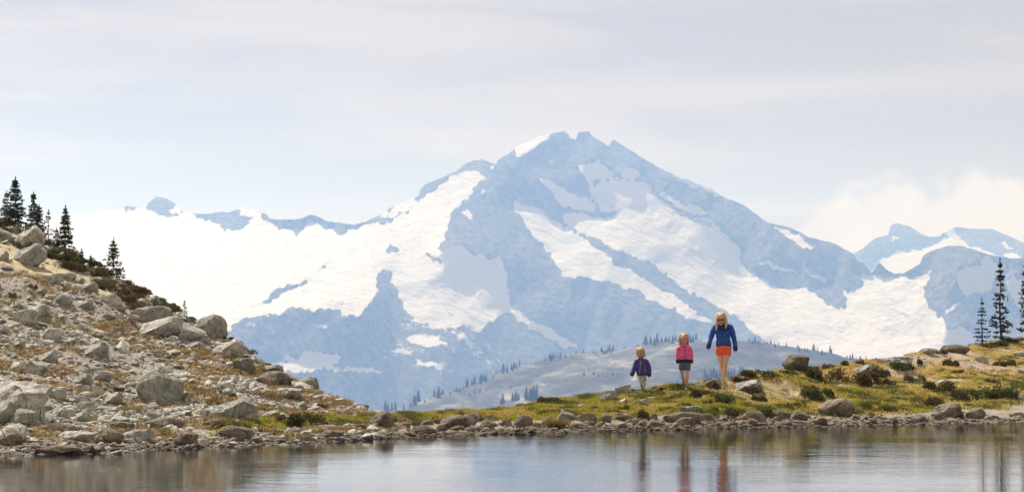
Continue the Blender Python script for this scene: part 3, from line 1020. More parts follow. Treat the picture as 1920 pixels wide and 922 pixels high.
TALUS_BOX = [(-8, 470, 16, 492), (83, 512, 118, 540), (143, 527, 184, 552), (98, 551, 141, 575), (190, 551, 230, 575), (140, 562, 174, 581), (24, 579, 71, 612), (104, 472, 123, 489),
             (137, 521, 158, 533), (111, 511, 143, 526), (80, 615, 118, 644), (153, 640, 204, 675), (121, 631, 150, 648), (31, 684, 82, 702), (142, 700, 171, 724), (169, 694, 217, 720), (152, 721, 197, 745),
             (195, 734, 230, 761), (141, 741, 169, 761), (103, 761, 126, 781), (121, 772, 169, 795), (90, 728, 124, 750), (135, 752, 181, 775), (217, 771, 245, 786), (75, 656, 108, 682), (152, 689, 192, 703),
             (268, 553, 300, 575), (234, 589, 261, 609), (476, 684, 500, 697), (346, 640, 383, 658), (374, 697, 409, 710), (459, 725, 491, 743), (476, 683, 532, 703), (546, 721, 569, 737), (438, 773, 485, 789),
             (550, 751, 577, 770), (495, 768, 530, 783), (591, 770, 607, 783), (402, 655, 448, 675), (264, 771, 300, 791), (374, 768, 400, 788), (570, 737, 592, 750), (610, 752, 632, 765), (640, 762, 664, 775),
             (230, 630, 256, 645), (285, 655, 312, 672), (205, 612, 232, 628), (345, 668, 370, 682), (420, 705, 446, 720), (520, 748, 545, 763), (20, 640, 44, 655), (0, 610, 18, 628), (56, 620, 76, 634)]
SHORE_BOX = [(104, 807, 183, 828), (183, 802, 233, 834), (79, 792, 150, 815), (34, 799, 79, 812), (65, 834, 152, 857), (-12, 810, 42, 838), (155, 834, 198, 850), (203, 788, 250, 806), (270, 781, 345, 808),
             (231, 804, 300, 835), (427, 819, 447, 833), (542, 816, 591, 832), (595, 805, 645, 824), (590, 795, 640, 809), (656, 793, 692, 810), (556, 789, 581, 805), (583, 792, 606, 805), (530, 801, 583, 818),
             (497, 803, 530, 817), (618, 818, 643, 828), (380, 785, 419, 803), (818, 794, 839, 808), (788, 786, 813, 797), (766, 788, 788, 800), (749, 790, 770, 805), (727, 798, 769, 813), (904, 777, 935, 790),
             (899, 786, 935, 804), (900, 794, 921, 806), (845, 797, 872, 808), (869, 799, 899, 810), (812, 784, 830, 795), (810, 767, 831, 781), (746, 809, 776, 819), (760, 784, 788, 791), (938, 785, 959, 800),
             (1123, 775, 1147, 792), (1149, 773, 1186, 789), (1173, 784, 1200, 798), (1212, 786, 1248, 802), (1157, 793, 1174, 804), (1068, 792, 1087, 805), (1015, 783, 1033, 798), (998, 790, 1015, 803),
             (1033, 788, 1057, 798), (1118, 803, 1148, 811), (1190, 788, 1212, 799), (1218, 775, 1233, 788), (1010, 780, 1042, 786), (1093, 788, 1117, 799), (1309, 774, 1339, 792), (1399, 783, 1427, 800),
             (1525, 782, 1551, 800), (1467, 789, 1485, 800), (1339, 777, 1367, 786), (1416, 791, 1438, 800), (1449, 780, 1463, 790), (1750, 775, 1769, 788), (1716, 778, 1738, 790), (1893, 772, 1922, 783),
             (1624, 783, 1643, 795), (1672, 783, 1684, 796), (1627, 772, 1640, 781), (1596, 775, 1613, 787), (1851, 778, 1869, 787), (1700, 785, 1714, 794), (1330, 792, 1352, 801), (1366, 789, 1384, 799),
             (300, 838, 322, 848), (40, 838, 66, 852), (198, 838, 226, 850), (465, 820, 492, 832), (512, 822, 536, 834), (660, 815, 690, 824), (700, 812, 726, 821), (790, 812, 812, 820), (1770, 782, 1792, 790)]
MEADOW_BOX = [(1158, 746, 1178, 760), (1213, 728, 1234, 739), (1177, 737, 1193, 747), (1190, 748, 1217, 759), (1215, 743, 1238, 751), (1299, 742, 1327, 753), (1264, 737, 1283, 747), (1489, 677, 1513, 689),
              (1723, 652, 1757, 665), (1828, 667, 1852, 681), (1906, 688, 1926, 703), (1900, 660, 1922, 669), (1752, 711, 1776, 721), (1890, 740, 1922, 750), (1293, 723, 1306, 732), (1306, 722, 1318, 731),
              (1247, 728, 1258, 736), (1055, 753, 1066, 760), (1455, 728, 1478, 733), (1630, 722, 1648, 730), (1560, 690, 1580, 697)]
TAL, SHO, MEA, SMA, SHM, SHL, SHK, SHS = [], [], [], [], [], [], [], []
for i, b in enumerate(TALUS_BOX):
    TAL.append(boulder(*b, ('talus', 'talus', 'green')[i % 3], i * 5 + 3, 'grey granite boulder lying loose on the stony slope', 'boulders on the stony slope'))
for i, b in enumerate(SHORE_BOX):
    SHO.append(boulder(*b, 'shore' if b[0] > 330 or i % 3 else 'talus', i * 5 + 1, 'brown grey shore stone along the waterline', 'stones along the waterline'))
for i, b in enumerate(MEADOW_BOX):
    MEA.append(boulder(*b, 'talus', i * 5 + 2, 'small pale stone showing through the meadow grass', 'stones in the meadow'))

# smaller countable stones on the slope
rs = np.random.RandomState(12)
left_n = 0
while left_n < 95:
    x, y = rs.uniform(-10, 690), rs.uniform(470, 800)
    cy_ = np.interp(x, _cu, _cy)
    if y < cy_ + 26 or in_poly(np.array([x]), np.array([y]), SANDPOLY)[0]:
        continue
    w = rs.uniform(11, 21)
    h = w * rs.uniform(0.45, 0.75)
    if any(abs(x - b[0]) < b[2] * 0.8 + w * 0.4 and abs(y - b[1]) < b[3] * 0.8 + h * 0.4 for b in BOULDERS):
        continue
    SMA.append(boulder(x - w / 2, y - h / 2, x + w / 2, y + h / 2, ('talus', 'talus', 'green')[left_n % 3], rs.randint(99), 'small angular grey stone scattered on the stony slope', 'small stones on the stony slope', tilt=rs.uniform(-0.3, 0.3)))
    left_n += 1
label_by_landmark(TAL, 'grey slope boulder')
label_by_landmark(SHO, 'brown shore stone')
label_by_landmark(MEA, 'small pale meadow stone')
label_by_landmark(SMA, 'small angular slope stone')


def scatter_mesh(name, pts, size, protos, mat, seed, flat=0.7):
    """thousands of stones joined in one mesh"""
    rs = np.random.RandomState(seed)
    V, Fc, off = [], [], 0
    n = len(pts)
    which = rs.randint(len(protos), size=n)
    for k, (pv, pf) in enumerate(protos):
        idx = np.nonzero(which == k)[0]
        m = len(idx)
        if not m:
            continue
        a = rs.uniform(0, 6.28, m)
        c, s = np.cos(a), np.sin(a)
        sc = size[idx][:, None] * np.stack([rs.uniform(0.7, 1.6, m), rs.uniform(0.7, 1.2, m), rs.uniform(0.4, 1.15, m) * flat], 1)
        P = pv[None] * sc[:, None]
        tl = rs.uniform(-0.5, 0.5, m)[:, None]
        x, y, z = P[..., 0], P[..., 1], P[..., 2]
        x, z = x * np.cos(tl) - z * np.sin(tl), x * np.sin(tl) + z * np.cos(tl)
        P = np.stack([x * c[:, None] - y * s[:, None], x * s[:, None] + y * c[:, None], z], -1) + pts[idx][:, None]
        V.append(P.reshape(-1, 3))
        Fc.append((pf[None] + (np.arange(m) * len(pv))[:, None, None] + off).reshape(-1, 3))
        off += m * len(pv)
    return new_mesh(name, np.concatenate(V), np.concatenate(Fc), mat, False)


def ground_points(n, seed, accept):
    """random ground points in view, density even in the picture"""
    rs = np.random.RandomState(seed)
    out = np.zeros((0, 3))
    while len(out) < n:
        u = rs.uniform(-120, 2040, n * 2)
        Ds, (Dc, _) = shore_D(u), crest(u)
        t = rs.uniform(-0.06, 1.06, n * 2)
        D = Ds + t * (Dc - Ds)
        z = ground_z(u, D)
        k = rs.uniform(0, 1, n * 2) < accept(u, D, z)
        out = np.concatenate([out, np.stack([(u - CX) / F_PX * D, D, z], -1)[k]])
    return out[:n]


def acc_talus(u, D, z):
    px, py, mead, shore, sand, lush, bare = zones(u, D, z)
    X = (u - CX) / F_PX * D
    patch = smooth(-0.22, 0.18, fbm(X * 1.1, D * 1.1, octs=3, seed=71))
    return np.where(px < 720, (1 - mead) * (1 - 0.93 * sand) * (0.25 + 0.75 * patch) * (1 - 0.5 * shore), 0)


def acc_shore(u, D, z):
    px, py, mead, shore, sand, lush, bare = zones(u, D, z)
    t = D - shore_D(u)
    return shore * (t > -0.35) * np.where(px > 1560, 0.85, 1.0) * (1 - 0.5 * smooth(0.5, 2.5, t))


ROCK1 = [(rock_shape(500 + i, 1, False), ICO[1][1]) for i in range(8)]
ROCK2 = [(rock_shape(540 + i, 2, False), ICO[2][1]) for i in range(10)]
rs = np.random.RandomState(3)
p = ground_points(5200, 41, acc_talus)
sz = np.exp(rs.normal(math.log(0.058), 0.45, len(p)))
tag(link('talus_rubble', scatter_mesh('talus_rubble', p + np.array([0, 0, 1]) * (sz * 0.15)[:, None], sz, ROCK2, MAT['talus'], 1)), 'pale broken rubble covering the slope left of the lake', 'rubble', kind='stuff')
p = ground_points(15000, 42, acc_talus)
sz = np.exp(rs.normal(math.log(0.030), 0.35, len(p)))
tag(link('talus_gravel', scatter_mesh('talus_gravel', p, sz, ROCK1, MAT['talus'], 2)), 'fine pale gravel between the rubble of the slope', 'gravel', kind='stuff')
p = ground_points(6500, 43, acc_shore)
sz = np.exp(rs.normal(math.log(0.040), 0.45, len(p)))
tag(link('shore_pebbles', scatter_mesh('shore_pebbles', p, sz, ROCK1, MAT['shore'], 3, 0.6)), 'brown pebbles lining the water edge', 'pebbles', kind='stuff')

# ------------------------------------------------------------------ grass, tufts, heather


def blades(name, pts, height, tones, per, spread, width, mat, seed, lean=0.6):
    rs = np.random.RandomState(seed)
    n = len(pts) * per
    base = np.repeat(pts, per, 0) + np.stack([rs.normal(0, 1, n) * spread, rs.normal(0, 1, n) * spread, np.full(n, -0.01)], -1)
    h = np.repeat(height, per) * rs.uniform(0.55, 1.2, n)
    a = rs.uniform(0, 6.28, n)
    side = np.stack([np.cos(a), np.sin(a), 0 * a], -1) * (width * rs.uniform(0.6, 1.4, n))[:, None]
    ln = np.stack([rs.normal(0, lean, n), rs.normal(0, lean, n), np.ones(n)], -1)
    tip = base + ln * h[:, None]
    mid = base + ln * np.array([0.35, 0.35, 0.6]) * h[:, None]
    V = np.stack([base - side, base + side, mid + side * 0.8, tip, mid - side * 0.8], 1).reshape(-1, 3)
    i = np.arange(n)[:, None] * 5
    Fc = np.concatenate([np.concatenate([i, i + 1, i + 2, i + 4], 1)])
    T = np.concatenate([i + 4, i + 2, i + 3, i + 3], 1)
    me = bpy.data.meshes.new(name)
    quads, tris = Fc, T[:, :3]
    tri = np.concatenate([quads[:, [0, 1, 2]], quads[:, [0, 2, 3]], tris])
    me = new_mesh(name, V, tri, mat, False)
    tn = np.repeat(np.repeat(tones, per, 0) * rs.uniform(0.7, 1.3, (n, 1)), 5, 0)
    attr_col(me, 'tone', np.clip(tn, 0, 1))
    return me


def acc_meadow(u, D, z):
    px, py, mead, shore, sand, lush, bare = zones(u, D, z)
    return mead * (1 - 0.85 * bare)


p = ground_points(34000, 51, acc_meadow)
u_ = CX + F_PX * p[:, 0] / p[:, 1]
px, py, mead, shore, sand, lush, bare = zones(u_, p[:, 1], p[:, 2])
rs = np.random.RandomState(9)
k = np.clip(smooth(0.12, 0.46, lush + 0.55 * fbm(p[:, 0] * 0.8, p[:, 1] * 0.8, octs=4, seed=33) + 0.06 * rs.normal(size=len(p)) + np.where(px < 720, 0.35, 0)), 0, 1)[:, None]
br = (rs.uniform(0, 1, len(p)) < 0.13)[:, None]
tones = (1 - k) * np.array([0.52, 0.39, 0.13]) + k * np.array([0.34, 0.31, 0.04])
tones = np.where(br, np.array([0.28, 0.17, 0.08]), tones)
dk = fbm(p[:, 0] * 2.2, p[:, 1] * 2.2, octs=3, seed=88)[:, None]
tones = np.where(dk > 0.24, np.array([0.12, 0.125, 0.03]), tones)
hh = (0.05 + 0.035 * k[:, 0]) * np.where(dk[:, 0] > 0.24, 1.4, 1.0)
tag(link('meadow_grass', blades('meadow_grass', p, hh, tones, 7, 0.05, 0.009, MAT['grass'], 4)), 'short yellow green grass and moss of the lakeside meadow', 'grass', kind='stuff')


def acc_tuft(u, D, z):
    px, py, mead, shore, sand, lush, bare = zones(u, D, z)
    X = (u - CX) / F_PX * D
    n = fbm(X * 1.0, D * 1.3, octs=3, seed=55)
    return np.where(px < 760, smooth(0.03, 0.22, n) * (1 - mead) * (1 - 0.97 * sand) * (1 - shore), 0)


p = ground_points(8500, 52, acc_tuft)
rs = np.random.RandomState(10)
pal = np.array([[0.34, 0.21, 0.09], [0.24, 0.14, 0.07], [0.27, 0.215, 0.08], [0.15, 0.13, 0.045], [0.42, 0.32, 0.18]])
tones = pal[rs.randint(5, size=len(p))]
tag(link('slope_grass', blades('slope_grass', p + np.array([0, 0, 0.02]), np.full(len(p), 0.085), tones, 8, 0.055, 0.009, MAT['grass'], 6)), 'rusty dry grass growing between the rocks of the slope', 'grass', kind='stuff')


def foliage_mesh(name, centers, dirs, size, tones, seed, mat, aspect=0.42):
    """leaf sprays: one bent quad pair per centre"""
    rs = np.random.RandomState(seed)
    n = len(centers)
    d = dirs / np.maximum(np.linalg.norm(dirs, axis=1, keepdims=True), 1e-6)
    r = rs.normal(size=(n, 3))
    s = np.cross(d, r)
    s /= np.maximum(np.linalg.norm(s, axis=1, keepdims=True), 1e-6)
    L = size[:, None]
    a = centers - d * L * 0.4
    b = centers + d * L * 0.6
    m1 = centers + s * L * aspect * 0.5
    m2 = centers - s * L * aspect * 0.5
    V = np.stack([a, m1, b, m2], 1).reshape(-1, 3)
    i = np.arange(n)[:, None] * 4
    me = new_mesh(name, V, np.concatenate([i, i + 1, i + 2, i + 3], 1), mat, False)
    attr_col(me, 'tone', np.repeat(tones, 4, 0))
    return me


def shrub_mesh(seed, tone_a, tone_b, n=1150):
    """low clump, about 1 m wide and 0.5 m high before scaling"""
    rs = np.random.RandomState(seed)
    lob = rs.uniform(-0.33, 0.33, (6, 2))
    lr = rs.uniform(0.16, 0.30, 6)
    lh = rs.uniform(0.26, 0.52, 6)
    w = rs.randint(6, size=n)
    th = rs.uniform(0, 6.28, n)
    ph = np.arccos(rs.uniform(0, 1, n))
    rad = rs.uniform(0.55, 1.08, n) ** 0.7
    C = np.stack([lob[w, 0] + np.cos(th) * np.sin(ph) * lr[w] * rad, lob[w, 1] + np.sin(th) * np.sin(ph) * lr[w] * rad, np.cos(ph) * lh[w] * rad], -1)
    dirs = np.stack([np.cos(th) * np.sin(ph) * 0.5, np.sin(th) * np.sin(ph) * 0.5, np.full(n, 0.9)], -1) + rs.normal(0, 0.45, (n, 3))
    k = rs.uniform(0, 1, (n, 1)) ** 1.3
    tn = (1 - k) * np.array(tone_a) + k * np.array(tone_b)
    return foliage_mesh('foliage', C, dirs, rs.uniform(0.055, 0.125, n), tn, seed, MAT['leaf'], 0.5)


SHR = {
    'dark': [shrub_mesh(900 + i, (0.042, 0.048, 0.016), (0.13, 0.125, 0.04)) for i in range(5)],
    'brown': [shrub_mesh(920 + i, (0.07, 0.052, 0.024), (0.21, 0.15, 0.06)) for i in range(4)],
    'lush': [shrub_mesh(940 + i, (0.065, 0.075, 0.016), (0.17, 0.17, 0.035)) for i in range(4)],
}


def stems(name, seed, n=9):
    rs = np.random.RandomState(seed)
    V, Fc = [], []
    for i in range(n):
        a = rs.uniform(0, 6.28)
        b0 = np.array([rs.uniform(-.12, .12), rs.uniform(-.12, .12), -0.08])
        b1 = b0 + np.array([math.cos(a) * rs.uniform(.05, .28), math.sin(a) * rs.uniform(.05, .28), rs.uniform(.2, .4)])
        s = np.array([-math.sin(a), math.cos(a), 0]) * 0.012
        q = np.cross(b1 - b0, s)
        q = q / np.linalg.norm(q) * 0.012
        k = len(V)
        V += [b0 + s, b0 + q, b0 - s, b0 - q, b1]
        Fc += [(k, k + 1, k + 4), (k + 1, k + 2, k + 4), (k + 2, k + 3, k + 4), (k + 3, k, k + 4)]
    return new_mesh(name, V, Fc, MAT['bark'], False)


STEMS = [stems('stem', 3), stems('stem', 4)]
shr_i = [0]


def shrub(x, yb, w, h, kind, label, group, at=None):
    X, Y, Z = at or ground_at_pix(x, yb)
    s = Y / F_PX
    shr_i[0] += 1
    i = shr_i[0]
    W, Hh = w * s * 1.08, h * s * 2.25
    e = link('heather_shrub', None, None, (X, Y, Z - 0.02), (0, 0, (i * 2.4) % 6.28), (W, W * 0.9, Hh))
    e.empty_display_size = 0.2
    tag(e, label, 'shrub', group)
    link('foliage', SHR[kind][i % len(SHR[kind])], e)
    link('stem', STEMS[i % 2], e)
    return e


MEADOW_SHRUBS = [(985, 762, 50, 8), (1045, 760, 17, 8), (1162, 741, 14, 9), (1195, 736, 30, 9), (1235, 733, 26, 8), (1147, 736, 18, 9), (1275, 729, 24, 12), (1255, 731, 24, 8),
                 (1310, 727, 24, 8), (1347, 729, 40, 16), (1315, 743, 44, 14), (1357, 758, 40, 22), (1329, 761, 22, 13), (1426, 753, 32, 16), (1406, 736, 36, 12), (1424, 705, 66, 13), (1388, 714, 30, 9),
                 (1525, 748, 42, 26), (1557, 743, 30, 18), (1529, 714, 46, 26), (1600, 719, 88, 26), (1651, 708, 32, 24), (1692, 693, 48, 18), (1657, 723, 46, 14), (1714, 714, 38, 12), (1760, 732, 64, 18),
                 (1783, 685, 28, 15), (1725, 682, 14, 12), (1800, 700, 34, 9), (1738, 761, 56, 18), (1800, 749, 60, 20), (1842, 746, 68, 20), (1888, 743, 66, 20), (1885, 687, 44, 14), (1546, 690, 28, 9), (1582, 686, 18, 10),
                 (1845, 650, 55, 9), (1900, 641, 50, 11), (1798, 658, 25, 9), (1870, 647, 40, 9), (1760, 662, 30, 8), (1612, 682, 20, 9), (1855, 716, 22, 8), (1465, 700, 26, 8), (1476, 694, 26, 9), (1508, 693, 28, 8), (1492, 695, 22, 6), (940, 771, 22, 6)]
LUSH_SHRUBS = [(1207, 782, 27, 18), (1430, 774, 56, 16), (1380, 777, 46, 16), (1470, 768, 50, 15), (1170, 768, 30, 10), (1290, 764, 40, 12), (1108, 769, 36, 10), (1030, 777, 30, 10), (1665, 768, 40, 12),
               (1620, 766, 30, 14), (1700, 770, 30, 8), (1500, 762, 40, 12), (1335, 772, 40, 12), (745, 789, 18, 10), (860, 780, 20, 8), (905, 783, 26, 8), (420, 800, 40, 12), (470, 792, 34, 8), (640, 790, 40, 9), (690, 787, 26, 8)]
for s in MEADOW_SHRUBS:
    SHM.append(shrub(*s, 'dark' if (s[0] // 7) % 4 else 'brown', 'low dark heather clump growing on the meadow bank', 'heather clumps on the meadow'))
for s in LUSH_SHRUBS:
    SHL.append(shrub(*s, 'lush', 'low yellow green moss cushion at the grass edge by the shore', 'moss cushions by the shore'))
shrub(1036, 756, 52, 15, 'dark', 'round bushy juniper on the meadow skyline between boulders and hikers', None)
shrub(849, 773, 17, 8, 'dark', 'small lone bush on the low skyline near the lake narrows', None)
shrub(577, 797, 68, 24, 'dark', 'wide dark bush behind the mossy strip on the left shore', None)
shrub(530, 788, 30, 12, 'brown', 'brown bush beside the mossy strip on the left shore', None)
rs = np.random.RandomState(21)
for i in range(100):
    x = rs.uniform(-20, 360) if i < 66 else rs.uniform(360, 500) if i < 88 else rs.uniform(500, 700)
    Dc, zc = crest(np.array([x]))
    D = float(Dc[0]) + rs.uniform(-2.6, 0.3)
    w, h = rs.uniform(30, 52), rs.uniform(9, 16)
    if x > 330:
        w, h = w * 0.75, h * 0.6
    if x > 500:
        w, h = w * 0.6, h * 0.6
    z = float(ground_z(np.array([x]), np.array([D]))[0])
    SHK.append(shrub(x, 0, w, h, 'brown' if rs.uniform() < 0.55 else 'dark', 'brownish heather clump along the skyline of the stony slope', 'heather along the stony skyline', at=((x - CX) / F_PX * D, D, z)))
for (x, y, w, h) in [(62, 545, 16, 12), (593, 767, 40, 11), (90, 560, 20, 5), (180, 745, 26, 8), (228, 733, 30, 7), (210, 690, 22, 6), (330, 690, 26, 6), (300, 700, 22, 5), (430, 745, 28, 9), (360, 720, 30, 6), (280, 640, 26, 6),
                     (445, 700, 30, 6), (510, 715, 30, 7), (545, 745, 30, 7), (40, 715, 30, 7), (20, 555, 24, 7)]:
    SHS.append(shrub(x, y, w, h, 'brown', 'small rusty heather clump between rocks of the stony slope', 'heather among the slope rocks'))
label_by_landmark(SHM, 'dark meadow heather clump')
label_by_landmark(SHL, 'yellow green moss cushion')
label_by_landmark(SHK, 'brownish skyline heather clump')
label_by_landmark(SHS, 'rusty slope heather clump')


# ------------------------------------------------------------------ conifers
def conifer(h, w, seed, sparse, tone_a, tone_b):
    """returns crown and trunk meshes of a spire-shaped fir, base at z=0"""
    rs = np.random.RandomState(seed)
    C, Dr, Sz, BV, BF = [], [], [], [], []
    nw = max(10, int(h / (0.17 if sparse else 0.085)))
    for k in range(nw):
        f = (k + rs.uniform(-0.2, 0.2)) / nw
        z = h * (0.09 + 0.89 * f)
        prof = (1 - f) ** 0.85 * (0.55 + 0.45 * min(1, f * 5 + 0.3))
        nb = rs.randint(4, 7) if sparse else rs.randint(6, 9)
        a0 = rs.uniform(0, 6.28)
        for b in range(nb):
            if rs.uniform() < (0.18 if sparse else 0.16):
                continue
            a = a0 + b * 6.283 / nb + rs.uniform(-0.3, 0.3)
            L = w * prof * rs.uniform(0.6, 1.12) + 0.03 * h * (1 - f * 0.7)
            out = np.array([math.cos(a), math.sin(a), 0])
            dr = rs.uniform(-0.25, 0.12) if sparse else rs.uniform(-0.45, -0.05)
            m = max(3, int(L / (0.045 if not sparse else 0.05)))
            p0 = np.array([0, 0, z])
            p1 = p0 + out * L + np.array([0, 0, dr * L + 0.1 * L])
            s = np.array([-math.sin(a), math.cos(a), 0]) * 0.006 * h
            kk = len(BV)
            up = np.array([0, 0, 0.006 * h])
            BV += [p0 + s, p0 - s, p0 + up, p1]
            BF += [(kk, kk + 1, kk + 3), (kk + 1, kk + 2, kk + 3), (kk + 2, kk, kk + 3)]
            for q in range(m):
                t = (q + rs.uniform(0, 1)) / m
                t = 0.18 + 0.82 * t if not sparse else 0.25 + 0.75 * t ** 0.8
                c = p0 + out * L * t + np.array([0, 0, (dr * t + 0.1 * t * t) * L])
                for _ in range(4 if sparse else 4):
                    C.append(c + rs.normal(0, 0.012 * h if not sparse else 0.009 * h, 3))
                    Dr.append(out * 0.8 + rs.normal(0, 0.55, 3) + np.array([0, 0, 0.25]))
                    Sz.append(rs.uniform(0.026, 0.055) * h ** 0.6 * (1.25 if sparse else 1.6))
    for _ in range(30):
        C.append(np.array([rs.normal(0, 0.006), rs.normal(0, 0.006), h * rs.uniform(0.9, 1.02)]))
        Dr.append(np.array([rs.normal(0, .3), rs.normal(0, .3), 1.0]))
        Sz.append(0.04 * h ** 0.6)
    n = len(C)
    k = rs.uniform(0, 1, (n, 1)) ** 1.5
    tn = (1 - k) * np.array(tone_a) + k * np.array(tone_b)
    crown = foliage_mesh('crown', np.array(C), np.array(Dr), np.array(Sz), tn, seed, MAT['leaf'], 0.5)
    V, Fc = [], []
    rings, ns = 7, 8
    for r in range(rings):
        z = -0.25 + (h + 0.23) * r / (rings - 1)
        rad = 0.017 * h * (1 - 0.9 * r / (rings - 1)) + 0.003
        for j in range(ns):
            t = 6.283 * j / ns
            V.append((rad * math.cos(t) + 0.008 * h * math.sin(r * 1.7), rad * math.sin(t), z))
    for r in range(rings - 1):
        for j in range(ns):
            Fc.append((r * ns + j, r * ns + (j + 1) % ns, (r + 1) * ns + (j + 1) % ns, (r + 1) * ns + j))
    trunk = new_mesh('trunk', V, Fc, MAT['bark'])
    limbs = new_mesh('limbs', np.array(BV), np.array(BF), MAT['bark'], False)
    return crown, trunk, limbs


def plant_tree(name, x, ytop, half, over, seed, sparse, label, group=None, tones=((0.028, 0.04, 0.018), (0.10, 0.12, 0.04))):
    Dc, zc = crest(np.array([float(x)]))
    D = float(Dc[0]) + over
    zb = float(ground_z(np.array([float(x)]), np.array([D]))[0])
    a, b = pix_tan(x, ytop)
    h = CAM_H + b * D - zb
    cr, tr, lb = conifer(h, half * D / F_PX * (1.0 if sparse else 1.3), seed, sparse, *tones)
    e = link(name, None, None, (a * D, D, zb))
    tag(e, label, 'tree', group)
    link('crown', cr, e)
    t = link('trunk', tr, e)
    tag(link('limbs', lb, e), kind='stuff')
    return e


plant_tree('fir_tree', 29, 333, 20, 0.6, 1, False, 'tallest dark fir in the cluster at the top of the stony slope')
plant_tree('fir_tree', 13, 358, 20, 0.1, 2, False, 'bushy fir half in front of the tallest fir on the stony slope')
plant_tree('fir_tree', 63, 360, 17, 0.5, 3, False, 'full dark fir in the middle of the slope cluster')
plant_tree('fir_tree', 74, 384, 14, 0.2, 4, False, 'shorter fir leaning into the full fir of the slope cluster')
plant_tree('fir_tree', 91, 394, 15, 0.3, 5, True, 'thin ragged fir at the outer end of the slope cluster')
plant_tree('fir_tree', 106, 428, 11, 0.0, 6, False, 'low bushy sapling between the ragged fir and the slim fir')
plant_tree('fir_tree', 123, 387, 15, 0.4, 7, False, 'slim spire fir standing just below the slope cluster')
plant_tree('fir_tree', 213, 447, 20, 0.5, 8, False, 'solitary broad based fir halfway down the skyline of the stony slope')
plant_tree('fir_tree', 153, 466, 6, -0.3, 9, False, 'tiny fir seedling in heather above the solitary fir', )
plant_tree('fir_tree', 170, 478, 6, -0.3, 19, False, 'tiny fir seedling nearest to the solitary fir', )
plant_tree('fir_tree', 346, 563, 8, 0.4, 10, True, 'tiny spindly fir beside the dark skyline boulder')
plant_tree('fir_tree', 1875, 487, 19, 0.4, 11, True, 'tall sparse fir with whorled branches on the meadow crest', None, ((0.014, 0.022, 0.014), (0.04, 0.05, 0.025)))
plant_tree('fir_tree', 1841, 560, 17, 0.2, 12, True, 'short sparse fir beside the tall whorled fir on the meadow crest', None, ((0.014, 0.022, 0.014), (0.04, 0.05, 0.025)))
plant_tree('fir_tree', 1927, 452, 17, 0.8, 13, True, 'sparse fir cut off by the picture edge on the meadow crest', None, ((0.014, 0.022, 0.014), (0.04, 0.05, 0.025)))


def far_tree_mesh(seed):
    """slim spire one unit high: ragged skirts of boughs round a stem"""
    rs = np.random.RandomState(seed)
    V, Fc = [], []
    lay, ns = 9, 9
    for k in range(lay):
        f = k / lay
        r0 = 0.25 * (1 - f) ** 0.8 * rs.uniform(0.8, 1.2) + 0.01
        zb, zt = 0.04 + 0.92 * f, min(1.0, 0.04 + 0.92 * f + 0.2)
        c = len(V)
        V.append((0, 0, zt))
        for j in range(ns * 2):
            t = 6.283 * j / (ns * 2) + k
            rr = r0 * (rs.uniform(0.8, 1.25) if j % 2 else rs.uniform(0.35, 0.6))
            V.append((rr * math.cos(t), rr * math.sin(t), zb - (0.03 if j % 2 else -0.02)))
        for j in range(ns * 2):
            Fc.append((c, c + 1 + j, c + 1 + (j + 1) % (ns * 2)))
    c = len(V)
    for z, r in ((-0.15, 0.03), (0.9, 0.005)):
        for j in range(5):
            V.append((r * math.cos(j * 1.2566), r * math.sin(j * 1.2566), z))
    for j in range(5):
        a, b = c + j, c + (j + 1) % 5
        Fc += [(a, b, b + 5), (a, b + 5, a + 5)]
    me = new_mesh('far_spruce', V, Fc, MAT['leaf'], False)
    k = rs.uniform(0, 1, (len(V), 1))
    attr_col(me, 'tone', (1 - k) * np.array([0.02, 0.03, 0.02]) + k * np.array([0.05, 0.065, 0.035]))
    return me


FAR = [far_tree_mesh(70 + i) for i in range(5)]
rs = np.random.RandomState(33)
FT = [(722, 20), (725, 16), (728, 12), (736, 18), (741, 17), (758, 16), (768, 8), (774, 10), (778, 20), (783, 19), (780, 14), (796, 7), (806, 5), (815, 12), (819, 19), (823, 17), (826, 11), (831, 11), (700, 9), (706, 8), (712, 9), (841, 5)]
FT += [(x, rs.uniform(6, 10)) for x in np.arange(845, 866, 4.5)] + [(x, rs.uniform(10, 14)) for x in (868, 872, 877, 885, 889, 899, 903, 909, 913, 924)]
for x0, x1, st, h0, h1 in ((930, 942, 5, 5, 8), (943, 977, 3.4, 8, 14), (1021, 1028, 4, 4, 7), (1028, 1055, 3.5, 7, 12), (1062, 1094, 5, 5, 9), (1113, 1118, 3, 4, 7), (1128, 1154, 3.3, 7, 12), (1170, 1173, 4, 5, 7),
                           (1199, 1208, 5, 5, 8), (1208, 1274, 4.2, 9, 16), (1288, 1304, 3, 9, 13), (1406, 1425, 3.6, 7, 12), (1430, 1464, 5, 5, 9), (1476, 1480, 4, 8, 10), (1495, 1516, 4, 6, 9), (1525, 1562, 4.4, 7, 12), (1585, 1628, 5, 6, 10)):
    FT += [(x + rs.uniform(-1.2, 1.2), rs.uniform(h0, h1)) for x in np.arange(x0, x1, st)]
FT2 = [(943, 757, 20), (939, 758, 12), (961, 752, 17), (967, 751, 19), (972, 750, 14), (987, 751, 26), (995, 751, 24), (1000, 750, 26), (1006, 750, 28), (958, 728, 7), (880, 742, 7), (890, 738, 7), (900, 735, 6), (912, 731, 6)]
FT2 += [(x, 712 - (x - 1325) * 0.1 + rs.uniform(-4, 4), rs.uniform(13, 24)) for x in np.arange(1322, 1400, 5.5)]
FT2 += [(x, 700 + rs.uniform(-8, 8), rs.uniform(5, 9)) for x in np.arange(1095, 1170, 9)]


